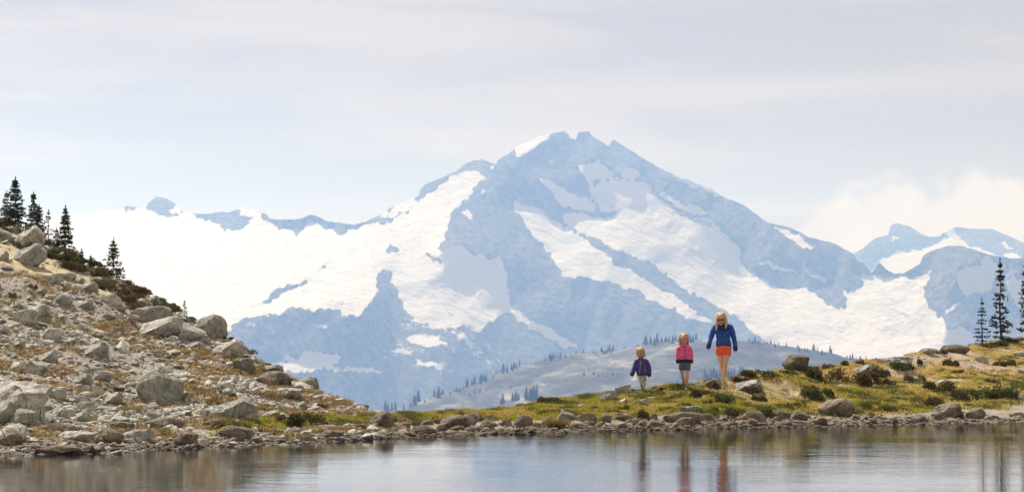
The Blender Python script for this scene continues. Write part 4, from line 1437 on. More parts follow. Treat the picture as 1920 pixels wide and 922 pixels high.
def far_tree(x, yb, hp, label, group):
    D = float(hill_D(np.array([float(x)]), np.array([float(yb)]))[0])
    P = pix_point(x, yb, D)
    hm = hp * D / F_PX * 1.08
    o = link('spruce_tree', FAR[rs.randint(5)], None, P, (0, 0, rs.uniform(0, 6.28)), (hm * rs.uniform(0.8, 1.15), hm * rs.uniform(0.8, 1.15), hm))
    tag(o, label, 'tree', group)


for x, hp in FT:
    part = 'low end' if x < 860 else 'rising flank' if x < 1100 else 'top' if x < 1330 else 'falling shoulder'
    size = 'tall' if hp > 12.5 else 'short' if hp < 8 else 'middling'
    hp *= rs.choice([0.65, 0.85, 1.0, 1.15, 1.3])
    x += rs.uniform(-2, 2)
    far_tree(x, np.interp(x, _hx, _hy) + 1.2 + rs.choice([0, 0, 0, 2, 5]), hp, '%s far spruce on the skyline along the %s of the heather ridge' % (size, part), 'spruces along the %s of the ridge' % part)
for x, yb, hp in FT2:
    where = 'low foot' if x < 1060 else 'middle side' if x < 1250 else 'hollow behind the adult in blue'
    far_tree(x, yb, hp, '%s far spruce on the heather ridge, in its %s' % ('tall' if hp > 18 else 'short' if hp < 9 else 'middling', where), 'spruces on the ridge side')


# ------------------------------------------------------------------ lofted shapes, driftwood
def loft(path, radii, n=12, cap=True):
    """closed tube through path points; radii (across, deep) per point"""
    P = [np.array(p, float) for p in path]
    V, Fc = [], []
    m = len(P)
    ref = np.array([0, 1.0, 0])
    rows = []
    for i in range(m):
        t = P[min(i + 1, m - 1)] - P[max(i - 1, 0)]
        t /= max(np.linalg.norm(t), 1e-9)
        r = ref if abs(t @ ref) < 0.9 else np.array([0, 0, 1.0])
        sx = np.cross(r, t)
        sx /= np.linalg.norm(sx)
        sy = np.cross(t, sx)
        ra = radii[i] if isinstance(radii[i], (tuple, list)) else (radii[i], radii[i])
        rows.append((P[i], sx, sy, ra, t))
    if cap:
        p, sx, sy, ra, t = rows[0]
        rows.insert(0, (p - t * min(ra) * 0.6, sx, sy, (ra[0] * 0.6, ra[1] * 0.6), t))
        p, sx, sy, ra, t = rows[-1]
        rows.append((p + t * min(ra) * 0.6, sx, sy, (ra[0] * 0.6, ra[1] * 0.6), t))
    for p, sx, sy, ra, t in rows:
        for j in range(n):
            a = 6.28318 * j / n
            V.append(p + sx * ra[0] * math.cos(a) + sy * ra[1] * math.sin(a))
    for i in range(len(rows) - 1):
        for j in range(n):
            Fc.append((i * n + j, i * n + (j + 1) % n, (i + 1) * n + (j + 1) % n, (i + 1) * n + j))
    k = len(V)
    V += [rows[0][0], rows[-1][0]]
    e = (len(rows) - 1) * n
    for j in range(n):
        Fc.append((k, (j + 1) % n, j, j))
        Fc.append((k + 1, e + j, e + (j + 1) % n, e + (j + 1) % n))
    return V, Fc


def ellipsoid(c, r, n=16, m=10):
    V, Fc = [], []
    for i in range(m + 1):
        ph = math.pi * i / m
        for j in range(n):
            a = 6.28318 * j / n
            V.append(np.array([c[0] + r[0] * math.sin(ph) * math.cos(a), c[1] + r[1] * math.sin(ph) * math.sin(a), c[2] - r[2] * math.cos(ph)]))
    for i in range(m):
        for j in range(n):
            Fc.append((i * n + j, i * n + (j + 1) % n, (i + 1) * n + (j + 1) % n, (i + 1) * n + j))
    return V, Fc


def merge(parts):
    V, Fc = [], []
    for v, f in parts:
        o = len(V)
        V += list(v)
        Fc += [tuple(q + o for q in fc) for fc in f]
    return V, Fc


def poly_mesh(name, vf, mat):
    me = bpy.data.meshes.new(name)
    me.from_pydata([tuple(map(float, v)) for v in vf[0]], [], [tuple(dict.fromkeys(f)) for f in vf[1] if len(set(f)) > 2])
    me.validate()
    me.polygons.foreach_set('use_smooth', np.ones(len(me.polygons), bool))
    me.materials.append(mat)
    me.update()
    return me


def fused(name, parts, mat, voxel, relax=4):
    """parts grown together into one continuous skin"""
    me = poly_mesh('tmp', merge(parts), mat)
    o = bpy.data.objects.new('tmp', me)
    COL.objects.link(o)
    r = o.modifiers.new('r', 'REMESH')
    r.mode = 'VOXEL'
    r.voxel_size = voxel
    s = o.modifiers.new('s', 'SMOOTH')
    s.factor = 0.5
    s.iterations = relax
    dg = bpy.context.evaluated_depsgraph_get()
    out = bpy.data.meshes.new_from_object(o.evaluated_get(dg))
    out.name = name
    bpy.data.objects.remove(o)
    bpy.data.meshes.remove(me)
    out.materials.clear()
    out.materials.append(mat)
    out.polygons.foreach_set('use_smooth', np.ones(len(out.polygons), bool))
    if name in ('jacket', 'shorts', 'leggings', 'hood'):
        nv = len(out.vertices)
        c, nr = np.zeros(nv * 3, np.float32), np.zeros(nv * 3, np.float32)
        out.vertices.foreach_get('co', c)
        out.vertex_normals.foreach_get('vector', nr)
        c, nr = c.reshape(-1, 3), nr.reshape(-1, 3)
        f = 0.35 - np.abs(fbm(c[:, 0] * 4 + c[:, 2] * 5, c[:, 2] * 17 - c[:, 0] * 8, c[:, 1] * 5, octs=2, seed=5, gain=0.4)) * 2
        c = c + nr * ((0.013 if name != 'shorts' else 0.006) * f)[:, None]
        out.vertices.foreach_set('co', c.ravel().astype(np.float32))
        out.update()
    return out


def wood_piece(name, pts, rad, label):
    P = [np.array(pix_point(x, y, D)) for x, y, D in pts]
    base = P[0].copy()
    vf = loft([q - base for q in P], rad, 9)
    rsw = np.random.RandomState(int(pts[0][0]) + 60)
    vf = ([v + rsw.normal(0, 0.004, 3) for v in vf[0]], vf[1])
    tag(link(name, poly_mesh(name, vf, MAT['wood']), None, base), label, 'driftwood')


gD = ground_at_pix(30, 842)[1]
wood_piece('driftwood_log', [(-60, 846, gD + .1), (-20, 844, gD + .1), (10, 842, gD), (40, 839, gD), (62, 837, gD - .05), (84, 838, gD - .05)], [.055, .055, .05, .045, .035, .02], 'long bleached driftwood log lying along the water edge')
wood_piece('driftwood_branch', [(24, 840, gD - .1), (14, 826, gD), (6, 812, gD), (1, 800, gD + .05)], [.012, .011, .009, .004], 'thin bare branch sticking up from the driftwood log')
gD = ground_at_pix(1115, 802)[1]
wood_piece('driftwood_stump', [(1106, 804, gD - .1), (1116, 800, gD - .05), (1126, 795, gD), (1135, 789, gD + .05)], [.05, .045, .04, .015], 'short broken driftwood stump tilted between the shore stones')
# tussock hanging over the shore stones
X, Y, Z = ground_at_pix(1040, 803)
rs = np.random.RandomState(5)
n = 90
pp = np.stack([rs.normal(0, 0.13, n), rs.normal(0, 0.08, n), np.abs(rs.normal(0.05, 0.05, n))], -1)
tn = np.array([[0.30, 0.21, 0.06], [0.20, 0.17, 0.04], [0.17, 0.11, 0.05]])[rs.randint(3, size=n)]
tag(link('grass_tussock', blades('grass_tussock', pp, np.full(n, 0.14), tn, 9, 0.03, 0.006, MAT['grass'], 8, 0.9), None, (X, Y, Z)), 'golden grass tussock hanging over stones at the waterline', 'tussock')


# ------------------------------------------------------------------ people
def mat_cloth(name, a, b, scale=16, rough=0.7):
    return mat_plain(name, a, b, scale, rough, 0.35, 0.02, 0.3)


SKIN = mat_plain('skin', (0.56, 0.35, 0.25), (0.66, 0.43, 0.32), 9, 0.55, 0.1, 0.003, 0.35)
HAIR_W = mat_plain('blonde_hair', (0.50, 0.34, 0.15), (0.72, 0.54, 0.29), 60, 0.5, 0.5, 0.004, 0.4)
HAIR_G = mat_plain('golden_hair', (0.48, 0.32, 0.13), (0.70, 0.50, 0.23), 60, 0.5, 0.5, 0.004, 0.4)
BLUE = mat_cloth('blue_fabric', (0.012, 0.055, 0.30), (0.03, 0.11, 0.50))
BLUE_D = mat_cloth('navy_fabric', (0.010, 0.02, 0.11), (0.016, 0.032, 0.16))
CORAL = mat_cloth('coral_fabric', (0.72, 0.10, 0.055), (0.85, 0.15, 0.085))
PINK = mat_cloth('pink_fabric', (0.72, 0.09, 0.27), (0.88, 0.20, 0.42))
PURPLE = mat_cloth('purple_fabric', (0.06, 0.035, 0.20), (0.11, 0.07, 0.30))
DARKTRIM = mat_cloth('dark_trim', (0.018, 0.012, 0.03), (0.03, 0.02, 0.05))
DENIM = mat_cloth('denim', (0.06, 0.09, 0.15), (0.13, 0.17, 0.24), 40)
ZIP = mat_plain('pale_zip', (0.30, 0.38, 0.60), (0.40, 0.48, 0.70), 40)
SHOE = mat_plain('grey_shoe', (0.16, 0.15, 0.14), (0.28, 0.26, 0.24), 30)
SHOE_P = mat_plain('plum_shoe', (0.06, 0.03, 0.07), (0.14, 0.08, 0.14), 30)
DARK = mat_plain('dark_lens', (0.01, 0.02, 0.012), (0.02, 0.05, 0.02), 10, 0.12, 0, 0.001, 0.6)
LIP = mat_plain('lips', (0.40, 0.12, 0.11), (0.48, 0.16, 0.14), 20)
EYE = mat_plain('eye', (0.03, 0.025, 0.02), (0.06, 0.05, 0.04), 20)


def mat_leggings():
    m = NT('patterned_leggings')
    n = m.noise(m.coord('Object'), 26, 3, 0.6, 0.8)
    c = m.mix(m.remap(n, 0.49, 0.56), (0.66, 0.64, 0.63), (0.06, 0.055, 0.06))
    return m.done(c, 0.8, 0.2)


LEGG = mat_leggings()


class Person:
    """joints are given in picture pixels (x, y) plus depth in metres; turned into local metres at the ground"""

    def __init__(self, cx, yfoot, D, label):
        self.cx, self.yf, self.s = cx, yfoot, D / F_PX
        X, Y, Z = (cx - CX) / F_PX * D, D, float(ground_z(np.array([float(cx)]), np.array([D]))[0])
        self.e = link('person', None, None, (X, Y, Z))
        tag(self.e, label, 'person')

    def p(self, x, y, d=0.0):
        return np.array([(x - self.cx) * self.s, d, (self.yf - y) * self.s])

    def path(self, pts):
        return [self.p(*q) for q in pts]

    def hand(self, wrist, tip, r, side, k=1.0):
        """palm, four unequal curled fingers and a thumb leaving the side of the palm"""
        w, t = wrist, tip
        d = (t - w)
        L = np.linalg.norm(d)
        d = d / L
        sd = np.array([0, 1.0, 0])
        sd = sd - d * (sd @ d)
        sd /= np.linalg.norm(sd)
        inn = np.cross(d, sd) * side
        parts = [loft([w, w + d * L * 0.25, w + d * L * 0.5], [(r * 0.6, r * 0.9), (r * 0.6, r * 1.35), (r * 0.5, r * 1.3)], 10)]
        for i, (o, ln) in enumerate(((-0.95, 0.42), (-0.33, 0.5), (0.3, 0.47), (0.9, 0.36))):
            b = w + d * L * 0.46 + sd * r * o
            m1 = b + d * L * ln * 0.5 + inn * L * 0.03
            m2 = b + d * L * ln * 0.85 + inn * L * 0.14
            parts.append(loft([b, m1, m2], [0.0085 * k, 0.0078 * k, 0.006 * k], 7))
        b = w + d * L * 0.15 - sd * r * 1.0
        parts.append(loft([b, b + d * L * 0.2 - sd * r * 0.7, b + d * L * 0.36 - sd * r * 0.75 + inn * 0.008], [0.0105 * k, 0.0095 * k, 0.007 * k], 7))
        return parts

    def add(self, name, me, parent=None, label=None):
        o = link(name, me, parent or self.e)
        if label:
            o['label'] = label
        return o


def head_parts(c, hh, yaw, pitch):
    """skull, jaw, nose, ears for a head of height hh centred at c; returns parts and a placing function"""
    R = Matrix.Rotation(yaw, 3, 'Z') @ Matrix.Rotation(pitch, 3, 'X')

    def at(x, y, z):
        return c + np.array(R @ Vector((x * hh, y * hh, z * hh)))

    def turn(vf):
        return ([c + np.array(R @ Vector(tuple(v * hh))) for v in vf[0]], vf[1])
    parts = [turn(ellipsoid((0, 0.06, 0.10), (0.36, 0.44, 0.40))), turn(ellipsoid((0, -0.10, -0.14), (0.30, 0.27, 0.36))), turn(ellipsoid((0, -0.22, -0.40), (0.13, 0.11, 0.09))),
             turn(loft([(0, -0.36, 0.04), (0, -0.42, -0.06), (0, -0.44, -0.13)], [0.035, 0.05, 0.055], 8)),
             turn(ellipsoid((-0.36, 0.03, -0.03), (0.035, 0.07, 0.11), 8, 6)), turn(ellipsoid((0.36, 0.03, -0.03), (0.035, 0.07, 0.11), 8, 6))]
    return parts, at, turn


def hair_mesh(name, c, hh, yaw, pitch, length, n, seed, mat, front=0.0, fringe=False):
    """a cap of overlapping locks falling from the crown"""
    _, at, turn = head_parts(c, hh, yaw, pitch)
    rsn = np.random.RandomState(seed)
    parts = []
    # cap over the top and back
    V, Fc = ellipsoid((0, 0.10, 0.13), (0.385, 0.44, 0.41), 28, 18)
    keep = [bool(v[1] > -0.02 or v[2] > 0.43) and v[2] > -0.30 for v in V]
    Fk = [f for f in Fc if all(keep[i] for i in f)]
    parts.append(turn((V, Fk)))
    for i in range(n):
        a = -math.pi * 0.5 + (i + rsn.uniform(-.4, .4)) / n * 2 * math.pi
        ca, sa = math.cos(a), math.sin(a)
        if sa < (-0.42 if length < 1 else -0.55):
            if not fringe:
                continue
            ln = -0.10
        else:
            ln = length * rsn.uniform(0.74, 1.1)
        if sa < -0.35 and not fringe:
            ln *= 0.95
        top = np.array([0.02 * ca, 0.02 + 0.08, 0.55])
        s1 = np.array([0.30 * ca, 0.08 + 0.34 * sa, 0.44])
        s2 = np.array([0.39 * ca, 0.10 + 0.45 * sa, 0.20])
        s3 = np.array([0.40 * ca + rsn.normal(0, .02), 0.11 + 0.44 * sa, 0.20 - ln * 0.45])
        s4 = np.array([0.38 * ca + rsn.normal(0, .06), 0.11 + 0.40 * sa + front * (sa < 0.2), 0.16 - ln])
        w = 0.058 * rsn.uniform(0.7, 1.3)
        parts.append(turn(loft([top, s1, s2, s3, s4], [(w * .5, .02), (w, .03), (w * 1.15, .035), (w, .03), (w * .35, .012)], 7)))
    me = poly_mesh(name, merge(parts), mat)
    return me


def sleeve_cuff(a, b, r):
    d = b - a
    return loft([a, a + d * 0.5, b], [r, r * 1.04, r], 14)


def face(per, at, turn, hh, eyes=True):
    if eyes:
        for sx in (-1, 1):
            per.add('eye', poly_mesh('eye', turn(ellipsoid((0.13 * sx, -0.355, 0.04), (0.055, 0.03, 0.03), 8, 6)), EYE))
            per.add('eyebrow', poly_mesh('eyebrow', turn(loft([(0.07 * sx, -0.385, 0.12), (0.2 * sx, -0.355, 0.125)], [(.012, .012), (.009, .009)], 6)), HAIR_G))
    per.add('mouth', poly_mesh('mouth', turn(ellipsoid((0, -0.355, -0.25), (0.10, 0.03, 0.026), 8, 6)), LIP))


def woman():
    crD = 60.5
    for D in np.arange(60.5, 64, 0.05):
        crD = D
        z = float(ground_z(np.array([1356.0]), np.array([D]))[0])
        if world_pix(0, D, z)[1] > 718:
            break
    q = Person(1356, 718.5, float(crD), 'tall person with long blonde hair, sunglasses, blue jacket and coral shorts, walking')
    P = q.p
    hh = 25 * q.s * 0.90
    hc = P(1351.5, 598.5, -0.03)
    hp, at, turn = head_parts(hc, hh, math.radians(-16), math.radians(14))
    body = list(hp)
    body.append(loft(q.path([(1353.5, 618, .03), (1353, 611, .0), (1352.2, 604, 0)]), [.07, .056, .054], 12))
    body.append(loft(q.path([(1356.5, 660, .0), (1356.5, 650, 0), (1356, 640, 0), (1355, 626, .01), (1354.5, 616, .02), (1354, 610, .02)]), [(.15, .11), (.165, .115), (.13, .10), (.16, .11), (.17, .095), (.08, .06)], 16))
    Larm = [(1341, 613, .02), (1336.5, 622, .03), (1333, 633, .03), (1330, 643, -.02), (1327.3, 651, -.06)]
    Rarm = [(1369, 613, .02), (1373.5, 623, .04), (1376.5, 635, .05), (1378, 646, .02), (1378.6, 655, -.01)]
    for A in (Larm, Rarm):
        body.append(loft(q.path(A), [.055, .048, .042, .036, .027], 12))
    body += q.hand(P(1327.3, 651, -.06), P(1323.5, 660.5, -.10), .026, 1, 1.1) + q.hand(P(1378.6, 655, -.01), P(1378.8, 666, -.04), .026, -1, 1.1)
    front = [(1362.5, 655, 0), (1361.5, 668, -.06), (1358.5, 683, -.14), (1357.8, 694, -.11), (1357.5, 704, -.05), (1357, 714, .0)]
    back = [(1349.5, 655, 0), (1350.5, 668, .02), (1353.0, 684, .06), (1355.0, 694, .16), (1357, 702, .27), (1358, 708, .34)]
    body.append(loft(q.path(front), [.098, .088, .058, .060, .046, .036], 14))
    body.append(loft(q.path(back), [.098, .086, .056, .058, .044, .036], 14))
    q.add('body', fused('body', body, SKIN, 0.0065, 3))
    # clothing
    jk = [loft(q.path([(1356.5, 648.5, 0), (1356.3, 644, 0), (1356, 636, 0), (1355.4, 624, .01), (1355, 615, .015), (1354.4, 609.5, .015)]),
               [(.192, .15), (.20, .155), (.178, .14), (.185, .135), (.172, .12), (.10, .085)], 22)]
    jk.append(loft(q.path([(1354, 612, .01), (1353, 606, 0.0), (1352.6, 603.4, -0.005)]), [(.10, .09), (.082, .085), (.078, .08)], 16))
    jk.append(loft(q.path([(1345, 611.5, .02)] + Larm), [.075, .078, .073, .066, .060, .052], 14))
    jk.append(loft(q.path([(1365, 611.5, .02)] + Rarm), [.075, .078, .073, .066, .060, .052], 14))
    jm = fused('jacket', jk, BLUE, 0.011, 3)
    j = q.add('jacket', jm)
    yk = [loft(q.path([(1355.2, 620, .0), (1355, 615, .012), (1354.4, 609.5, .012), (1353.4, 606, 0), (1352.6, 603.0, -.006)]), [(.186, .137), (.178, .127), (.112, .097), (.088, .092), (.082, .086)], 22)]
    q.add('yoke', fused('yoke', yk, BLUE_D, 0.011, 2), j, 'darker navy shoulder yoke and collar')
    for A in (Larm, Rarm):
        a, b = P(*A[3]), P(*A[4])
        q.add('cuff', fused('cuff', [sleeve_cuff(a + (b - a) * 0.1, b + (b - a) * 0.1, .0595)], BLUE_D, 0.01, 1), j)
    q.add('zip', poly_mesh('zip', loft([P(1354.0, 611, -.112), P(1354.6, 618, -.128), P(1354.8, 625, -.132)], [.006, .006, .006], 6), DARKTRIM), j)
    hm = loft(q.path([(1356.5, 649.6, 0), (1356.4, 646.5, 0)]), [(.192, .152), (.200, .158)], 22)
    q.add('hem', fused('hem', [hm], BLUE_D, 0.01, 1), j)
    sh = [loft(q.path([(1356.4, 645, 0), (1356.4, 651, 0), (1356.2, 656.5, 0)]), [(.178, .15), (.195, .165), (.19, .165)], 20),
          loft(q.path([(1362.3, 652, 0), (1362.2, 658, -.025), (1361.8, 663.5, -.045)]), [.115, .122, .122], 16), loft(q.path([(1349.8, 652, 0), (1349.8, 658, .0), (1350.2, 663.0, .012)]), [.115, .120, .118], 16)]
    q.add('shorts', fused('shorts', sh, CORAL, 0.011, 2))
    for A, t in ((front, (1356.3, 717, -.17)), (back, (1357.5, 715.5, .24))):
        a = P(*A[-1])
        b = P(*t)
        q.add('shoe', fused('shoe', [loft([a + np.array([0, .03, .05]), a + np.array([0, 0.02, -.01]), (a + b) / 2 + np.array([0, 0, -.01]), b], [(.045, .05), (.046, .06), (.048, .04), (.035, .022)], 12)], SHOE, 0.009, 2))
    hair = hair_mesh('hair', hc, hh, math.radians(-16), math.radians(14), 1.55, 48, 5, HAIR_W, -0.14)
    ho = q.add('hair', hair)
    for pts in ([(1346.0, 591, -.09), (1343.0, 600, -.12), (1342.2, 610, -.165), (1341.8, 621, -.16)], [(1359.0, 591, -.08), (1361.4, 600, -.11), (1361.0, 608, -.16), (1359.2, 617, -.17)]):
        lk = []
        for k in range(5):
            dx = (k - 2) * 0.42
            lk.append(loft(q.path([(x + dx * (1 + 0.25 * i), y + (abs(k - 2) * -1.5 if i == 3 else 0), d - 0.006 * (k % 2)) for i, (x, y, d) in enumerate(pts)]), [.012, .016, .015, .005], 7))
        q.add('hair_lock', poly_mesh('hair_lock', merge(lk), HAIR_W), ho)
    gl = q.add('sunglasses', poly_mesh('sunglasses', merge([turn(loft([(-0.31, -0.27, 0.04), (-0.22, -0.375, 0.045), (-0.05, -0.40, 0.04)], [(.03, .10), (.04, .115), (.04, .10)], 10)),
                                                            turn(loft([(0.31, -0.27, 0.04), (0.22, -0.375, 0.045), (0.05, -0.40, 0.04)], [(.03, .10), (.04, .115), (.04, .10)], 10))]), DARK))
    q.add('frame', poly_mesh('frame', merge([turn(loft([(-0.05, -0.41, 0.05), (0.05, -0.41, 0.05)], [.02, .02], 6)), turn(loft([(-.31, -.27, .06), (-.37, .05, .05)], [.016, .014], 6)), turn(loft([(.31, -.27, .06), (.37, .05, .05)], [.016, .014], 6))]), DARKTRIM), gl)
    face(q, at, turn, hh, False)


def pink_child():
    X, D, Z = ground_at_pix(1284, 730)
    yf = world_pix(X, D, Z)[1]
    q = Person(1283, 730.0, D, 'child in a pink hooded jacket and denim shorts walking towards the lake')
    P = q.p
    hh = 20.0 * q.s
    hc = P(1281.6, 636.6, -.03)
    hp, at, turn = head_parts(hc, hh, math.radians(-6), math.radians(6))
    body = list(hp)
    body.append(loft(q.path([(1283, 656, 0), (1282.5, 649, 0), (1282, 643, 0)]), [.05, .04, .038], 10))
    body.append(loft(q.path([(1283.5, 687, 0), (1283.5, 680, 0), (1283.3, 668, 0), (1283, 657, 0), (1283, 651, .01)]), [(.115, .085), (.115, .085), (.105, .08), (.115, .08), (.06, .05)], 14))
    La = [(1273, 652.5, .01), (1271, 661, .02), (1270.6, 670, .02), (1270.8, 680, -.02)]
    Ra = [(1293, 652.5, .01), (1295, 661, .02), (1296.2, 670, .02), (1295.3, 680, -.02)]
    for A in (La, Ra):
        body.append(loft(q.path(A), [.04, .035, .03, .022], 10))
    body += q.hand(P(1270.8, 680, -.02), P(1272, 688.5, -.05), .019, -1, .85) + q.hand(P(1295.3, 680, -.02), P(1293.8, 688, -.05), .019, 1, .85)
    back = [(1278.8, 686, 0), (1278.2, 696, .0), (1279.6, 707, .02), (1282.2, 716, .1), (1282.4, 724, .17)]
    front = [(1288, 686, 0), (1288, 696, -.03), (1287.6, 707, -.07), (1287, 717, -.04), (1286.2, 726, -.02)]
    for A in (back, front):
        body.append(loft(q.path(A), [.062, .055, .041, .041, .028], 12))
    q.add('body', fused('body', body, SKIN, 0.0055, 3))
    jk = [loft(q.path([(1283.4, 675, 0), (1283.4, 671, 0), (1283.3, 662, 0), (1283, 654, .005), (1283, 649.5, .01), (1282.6, 646.5, 0)]), [(.155, .115), (.155, .118), (.14, .11), (.132, .098), (.078, .068), (.062, .06)], 20),
          loft(q.path([(1276, 651.5, .01)] + La[:3] + [(1270.6, 678, -.01)]), [.05, .06, .058, .054, .05], 12), loft(q.path([(1290, 651.5, .01)] + Ra[:3] + [(1295.6, 678, -.01)]), [.05, .06, .058, .054, .05], 12)]
    j = q.add('jacket', fused('jacket', jk, PINK, 0.0095, 3))
    hood = [loft(q.path([(1276.6, 647.5, .0), (1278.5, 645, .05), (1282.5, 644.3, .09), (1287, 644.5, .05), (1289.4, 647.5, .0)]), [.035, .045, .05, .045, .035], 10),
            loft(q.path([(1277, 648, -.01), (1279.6, 648.6, -.055), (1282.6, 649.2, -.075), (1286, 648.6, -.055), (1288.6, 648, -.01)]), [.03, .03, .028, .03, .03], 10)]
    q.add('hood', fused('hood', hood, PINK, 0.009, 2), j)
    q.add('hem', fused('hem', [loft(q.path([(1283.4, 678.3, 0), (1283.4, 674.5, 0)]), [(.150, .112), (.160, .122)], 20)], DARKTRIM, 0.009, 1), j, 'dark lower band of the pink jacket')
    for A, b in ((La, (1270.6, 679, -.015)), (Ra, (1295.6, 679, -.015))):
        a = P(*A[2])
        c = P(*b)
        q.add('cuff', fused('cuff', [sleeve_cuff(a + (c - a) * 0.62, c + (c - a) * 0.02, .053)], DARKTRIM, 0.009, 1), j)
    q.add('zip', poly_mesh('zip', loft([P(1283.2, 653, -.094), P(1283.3, 662, -.112), P(1283.5, 672, -.122), P(1283.5, 678, -.122)], [.005] * 4, 6), DARKTRIM), j)
    sh = [loft(q.path([(1283.5, 676, 0), (1283.5, 682, 0), (1283.5, 686, 0)]), [(.125, .095), (.13, .098), (.125, .095)], 18), loft(q.path([(1278.6, 684, 0), (1278.4, 692.5, .0)]), [.078, .080], 14),
          loft(q.path([(1288.3, 684, 0), (1288.4, 692.5, -.02)]), [.078, .080], 14)]
    q.add('shorts', fused('shorts', sh, DENIM, 0.009, 2))
    for A, t in ((front, (1285.3, 730, -.16)), (back, (1280.8, 728.5, .06))):
        a, b = P(*A[-1]), P(*t)
        q.add('shoe', fused('shoe', [loft([a + np.array([0, .02, .035]), a + np.array([0, 0.02, -.01]), (a + b) / 2 + np.array([0, 0, 0]), b], [(.036, .04), (.038, .045), (.042, .032), (.033, .02)], 12)], SHOE, 0.008, 2))
    q.add('hair', hair_mesh('hair', hc, hh, math.radians(-6), math.radians(6), 0.78, 44, 8, HAIR_G, 0.02))
    face(q, at, turn, hh)


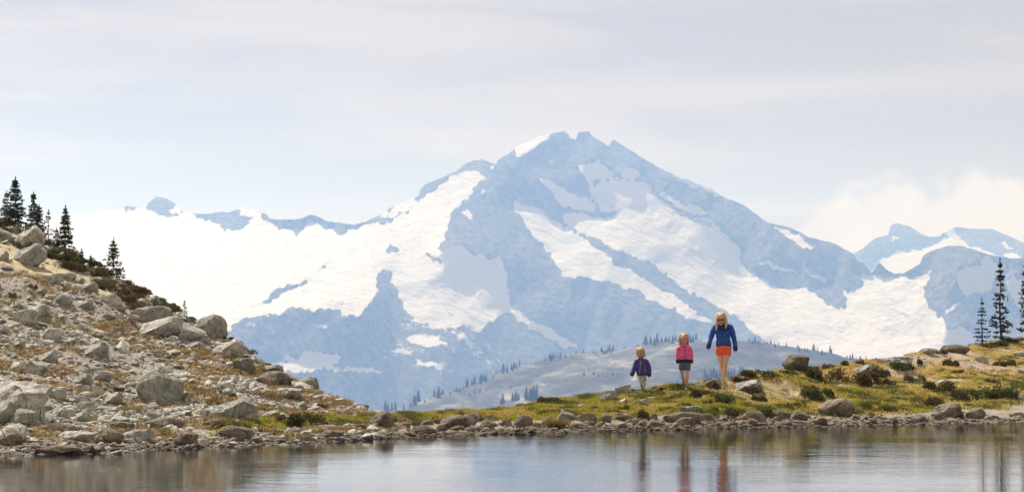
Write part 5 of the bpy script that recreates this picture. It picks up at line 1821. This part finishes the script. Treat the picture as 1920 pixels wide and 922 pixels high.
def purple_child():
    D = 59.7
    q = Person(1204, 731.5, D, 'small child in a purple jacket and black and white patterned leggings stepping downhill')
    z = float(ground_z(np.array([1208.0]), np.array([D]))[0])
    P = q.p
    hh = 18.0 * q.s
    hc = P(1200.2, 652.8, -.05)
    yaw, pit = math.radians(-18), math.radians(20)
    hp, at, turn = head_parts(hc, hh, yaw, pit)
    body = list(hp)
    body.append(loft(q.path([(1202, 671, 0), (1201.5, 665, -.01), (1200.8, 660, -.03)]), [.045, .038, .036], 10))
    body.append(loft(q.path([(1203.5, 701, 0), (1203.5, 694, 0), (1203, 682, 0), (1202.5, 672, 0), (1202.3, 667, .0)]), [(.10, .08), (.105, .085), (.10, .08), (.105, .075), (.055, .05)], 14))
    La = [(1193.5, 668.5, .0), (1190.5, 677, .02), (1187.5, 686, .01), (1185, 693, -.03)]
    Ra = [(1211, 668.5, .0), (1215, 677, .03), (1217.3, 686, .03), (1216.8, 694, 0)]
    for A in (La, Ra):
        body.append(loft(q.path(A), [.038, .034, .03, .022], 10))
    body += q.hand(P(1185, 693, -.03), P(1183.4, 700.5, -.06), .018, 1, .8) + q.hand(P(1216.8, 694, 0), P(1216.0, 702, -.03), .018, -1, .8)
    front = [(1201, 699, 0), (1202, 707, -.05), (1204, 715, -.10), (1206, 722, -.06), (1207.4, 729, -.02)]
    back = [(1206.8, 699, 0), (1206.6, 707, .03), (1205.8, 715, .08), (1206.4, 719, .2), (1207, 722, .3)]
    for A in (front, back):
        body.append(loft(q.path(A), [.055, .05, .04, .038, .028], 12))
    q.add('body', fused('body', body, SKIN, 0.0055, 3))
    jk = [loft(q.path([(1203.3, 694.5, 0), (1203.3, 690, 0), (1203, 680, 0), (1202.5, 671, 0), (1202, 665.5, .0)]), [(.125, .105), (.142, .118), (.132, .112), (.122, .095), (.07, .065)], 20),
          loft(q.path([(1197, 667.5, .0)] + La), [.05, .058, .058, .056, .048], 12), loft(q.path([(1208, 667.5, .0)] + Ra), [.05, .06, .062, .06, .05], 12),
          loft(q.path([(1202, 667, 0), (1201.4, 663, -.01), (1201, 660.5, -.02)]), [(.072, .068), (.064, .064), (.06, .06)], 14)]
    j = q.add('jacket', fused('jacket', jk, PURPLE, 0.0095, 3))
    for pts in ([(1201.6, 664, -.075), (1201, 672, -.103), (1199.6, 680, -.116), (1198.6, 688, -.121), (1198.6, 693, -.11)],):
        q.add('zip', poly_mesh('zip', loft(q.path(pts), [.006] * 5, 6), ZIP), j)
    q.add('piping', poly_mesh('piping', loft(q.path([(1195.6, 674.5, -.085), (1199, 673.2, -.108), (1203, 671.8, -.104)]), [.005] * 3, 6), ZIP), j)
    q.add('piping', poly_mesh('piping', loft(q.path([(1208.5, 681, -.10), (1209.6, 686, -.102), (1210.6, 690, -.10)]), [.005] * 3, 6), ZIP), j)
    for A in (La, Ra):
        a, b = P(*A[2]), P(*A[3])
        q.add('cuff', fused('cuff', [sleeve_cuff(a + (b - a) * 0.55, b + (b - a) * 0.2, .053)], DARKTRIM, 0.009, 1), j)
    lg = [loft(q.path([(1203.4, 690, 0), (1203.5, 696, 0), (1203.6, 701, 0)]), [(.11, .09), (.115, .095), (.105, .09)], 18), loft(q.path(front[:-1] + [(1207.2, 727, -.03)]), [.068, .062, .05, .046, .038], 14), loft(q.path(back), [.068, .06, .05, .045, .036], 14)]
    q.add('leggings', fused('leggings', lg, LEGG, 0.009, 2))
    for A, t in ((front, (1208.6, 731.8, -.14)), (back, (1207.8, 729, .22))):
        a, b = P(*A[-1]), P(*t)
        q.add('shoe', fused('shoe', [loft([a + np.array([0, .02, .035]), a + np.array([0, 0.02, -.005]), (a + b) / 2, b], [(.034, .04), (.038, .045), (.042, .034), (.032, .022)], 12)], SHOE_P, 0.008, 2))
    q.add('hair', hair_mesh('hair', hc, hh, yaw, pit, 0.74, 44, 9, HAIR_W, 0.02, True))
    face(q, at, turn, hh)


woman()
pink_child()
purple_child()

# ------------------------------------------------------------------ haze: the air of the whole place


def build_haze():
    m = bpy.data.materials.new('valley_haze')
    m.use_nodes = True
    t = m.node_tree
    t.nodes.clear()
    pv = t.nodes.new('ShaderNodeVolumePrincipled')
    pv.inputs['Color'].default_value = HAZE_COLOR
    pv.inputs['Absorption Color'].default_value = (1, 1, 1, 1)
    pv.inputs['Density'].default_value = HAZE_DENSITY
    pv.inputs['Anisotropy'].default_value = HAZE_ANISO
    out = t.nodes.new('ShaderNodeOutputMaterial')
    t.links.new(pv.outputs[0], out.inputs['Volume'])
    x, y0, y1, z0, z1 = 31000, -400, 17200, -333, 960
    vs = [(-x, y0, z0), (x, y0, z0), (x, y1, z0), (-x, y1, z0), (-x, y0, z1), (x, y0, z1), (x, y1, z1), (-x, y1, z1)]
    fs = [(0, 3, 2, 1), (4, 5, 6, 7), (0, 1, 5, 4), (1, 2, 6, 5), (2, 3, 7, 6), (3, 0, 4, 7)]
    me = new_mesh('haze', vs, fs, m, False)
    tag(link('haze', me), 'pale blue summer haze filling the valley air', 'haze', kind='stuff')


build_haze()
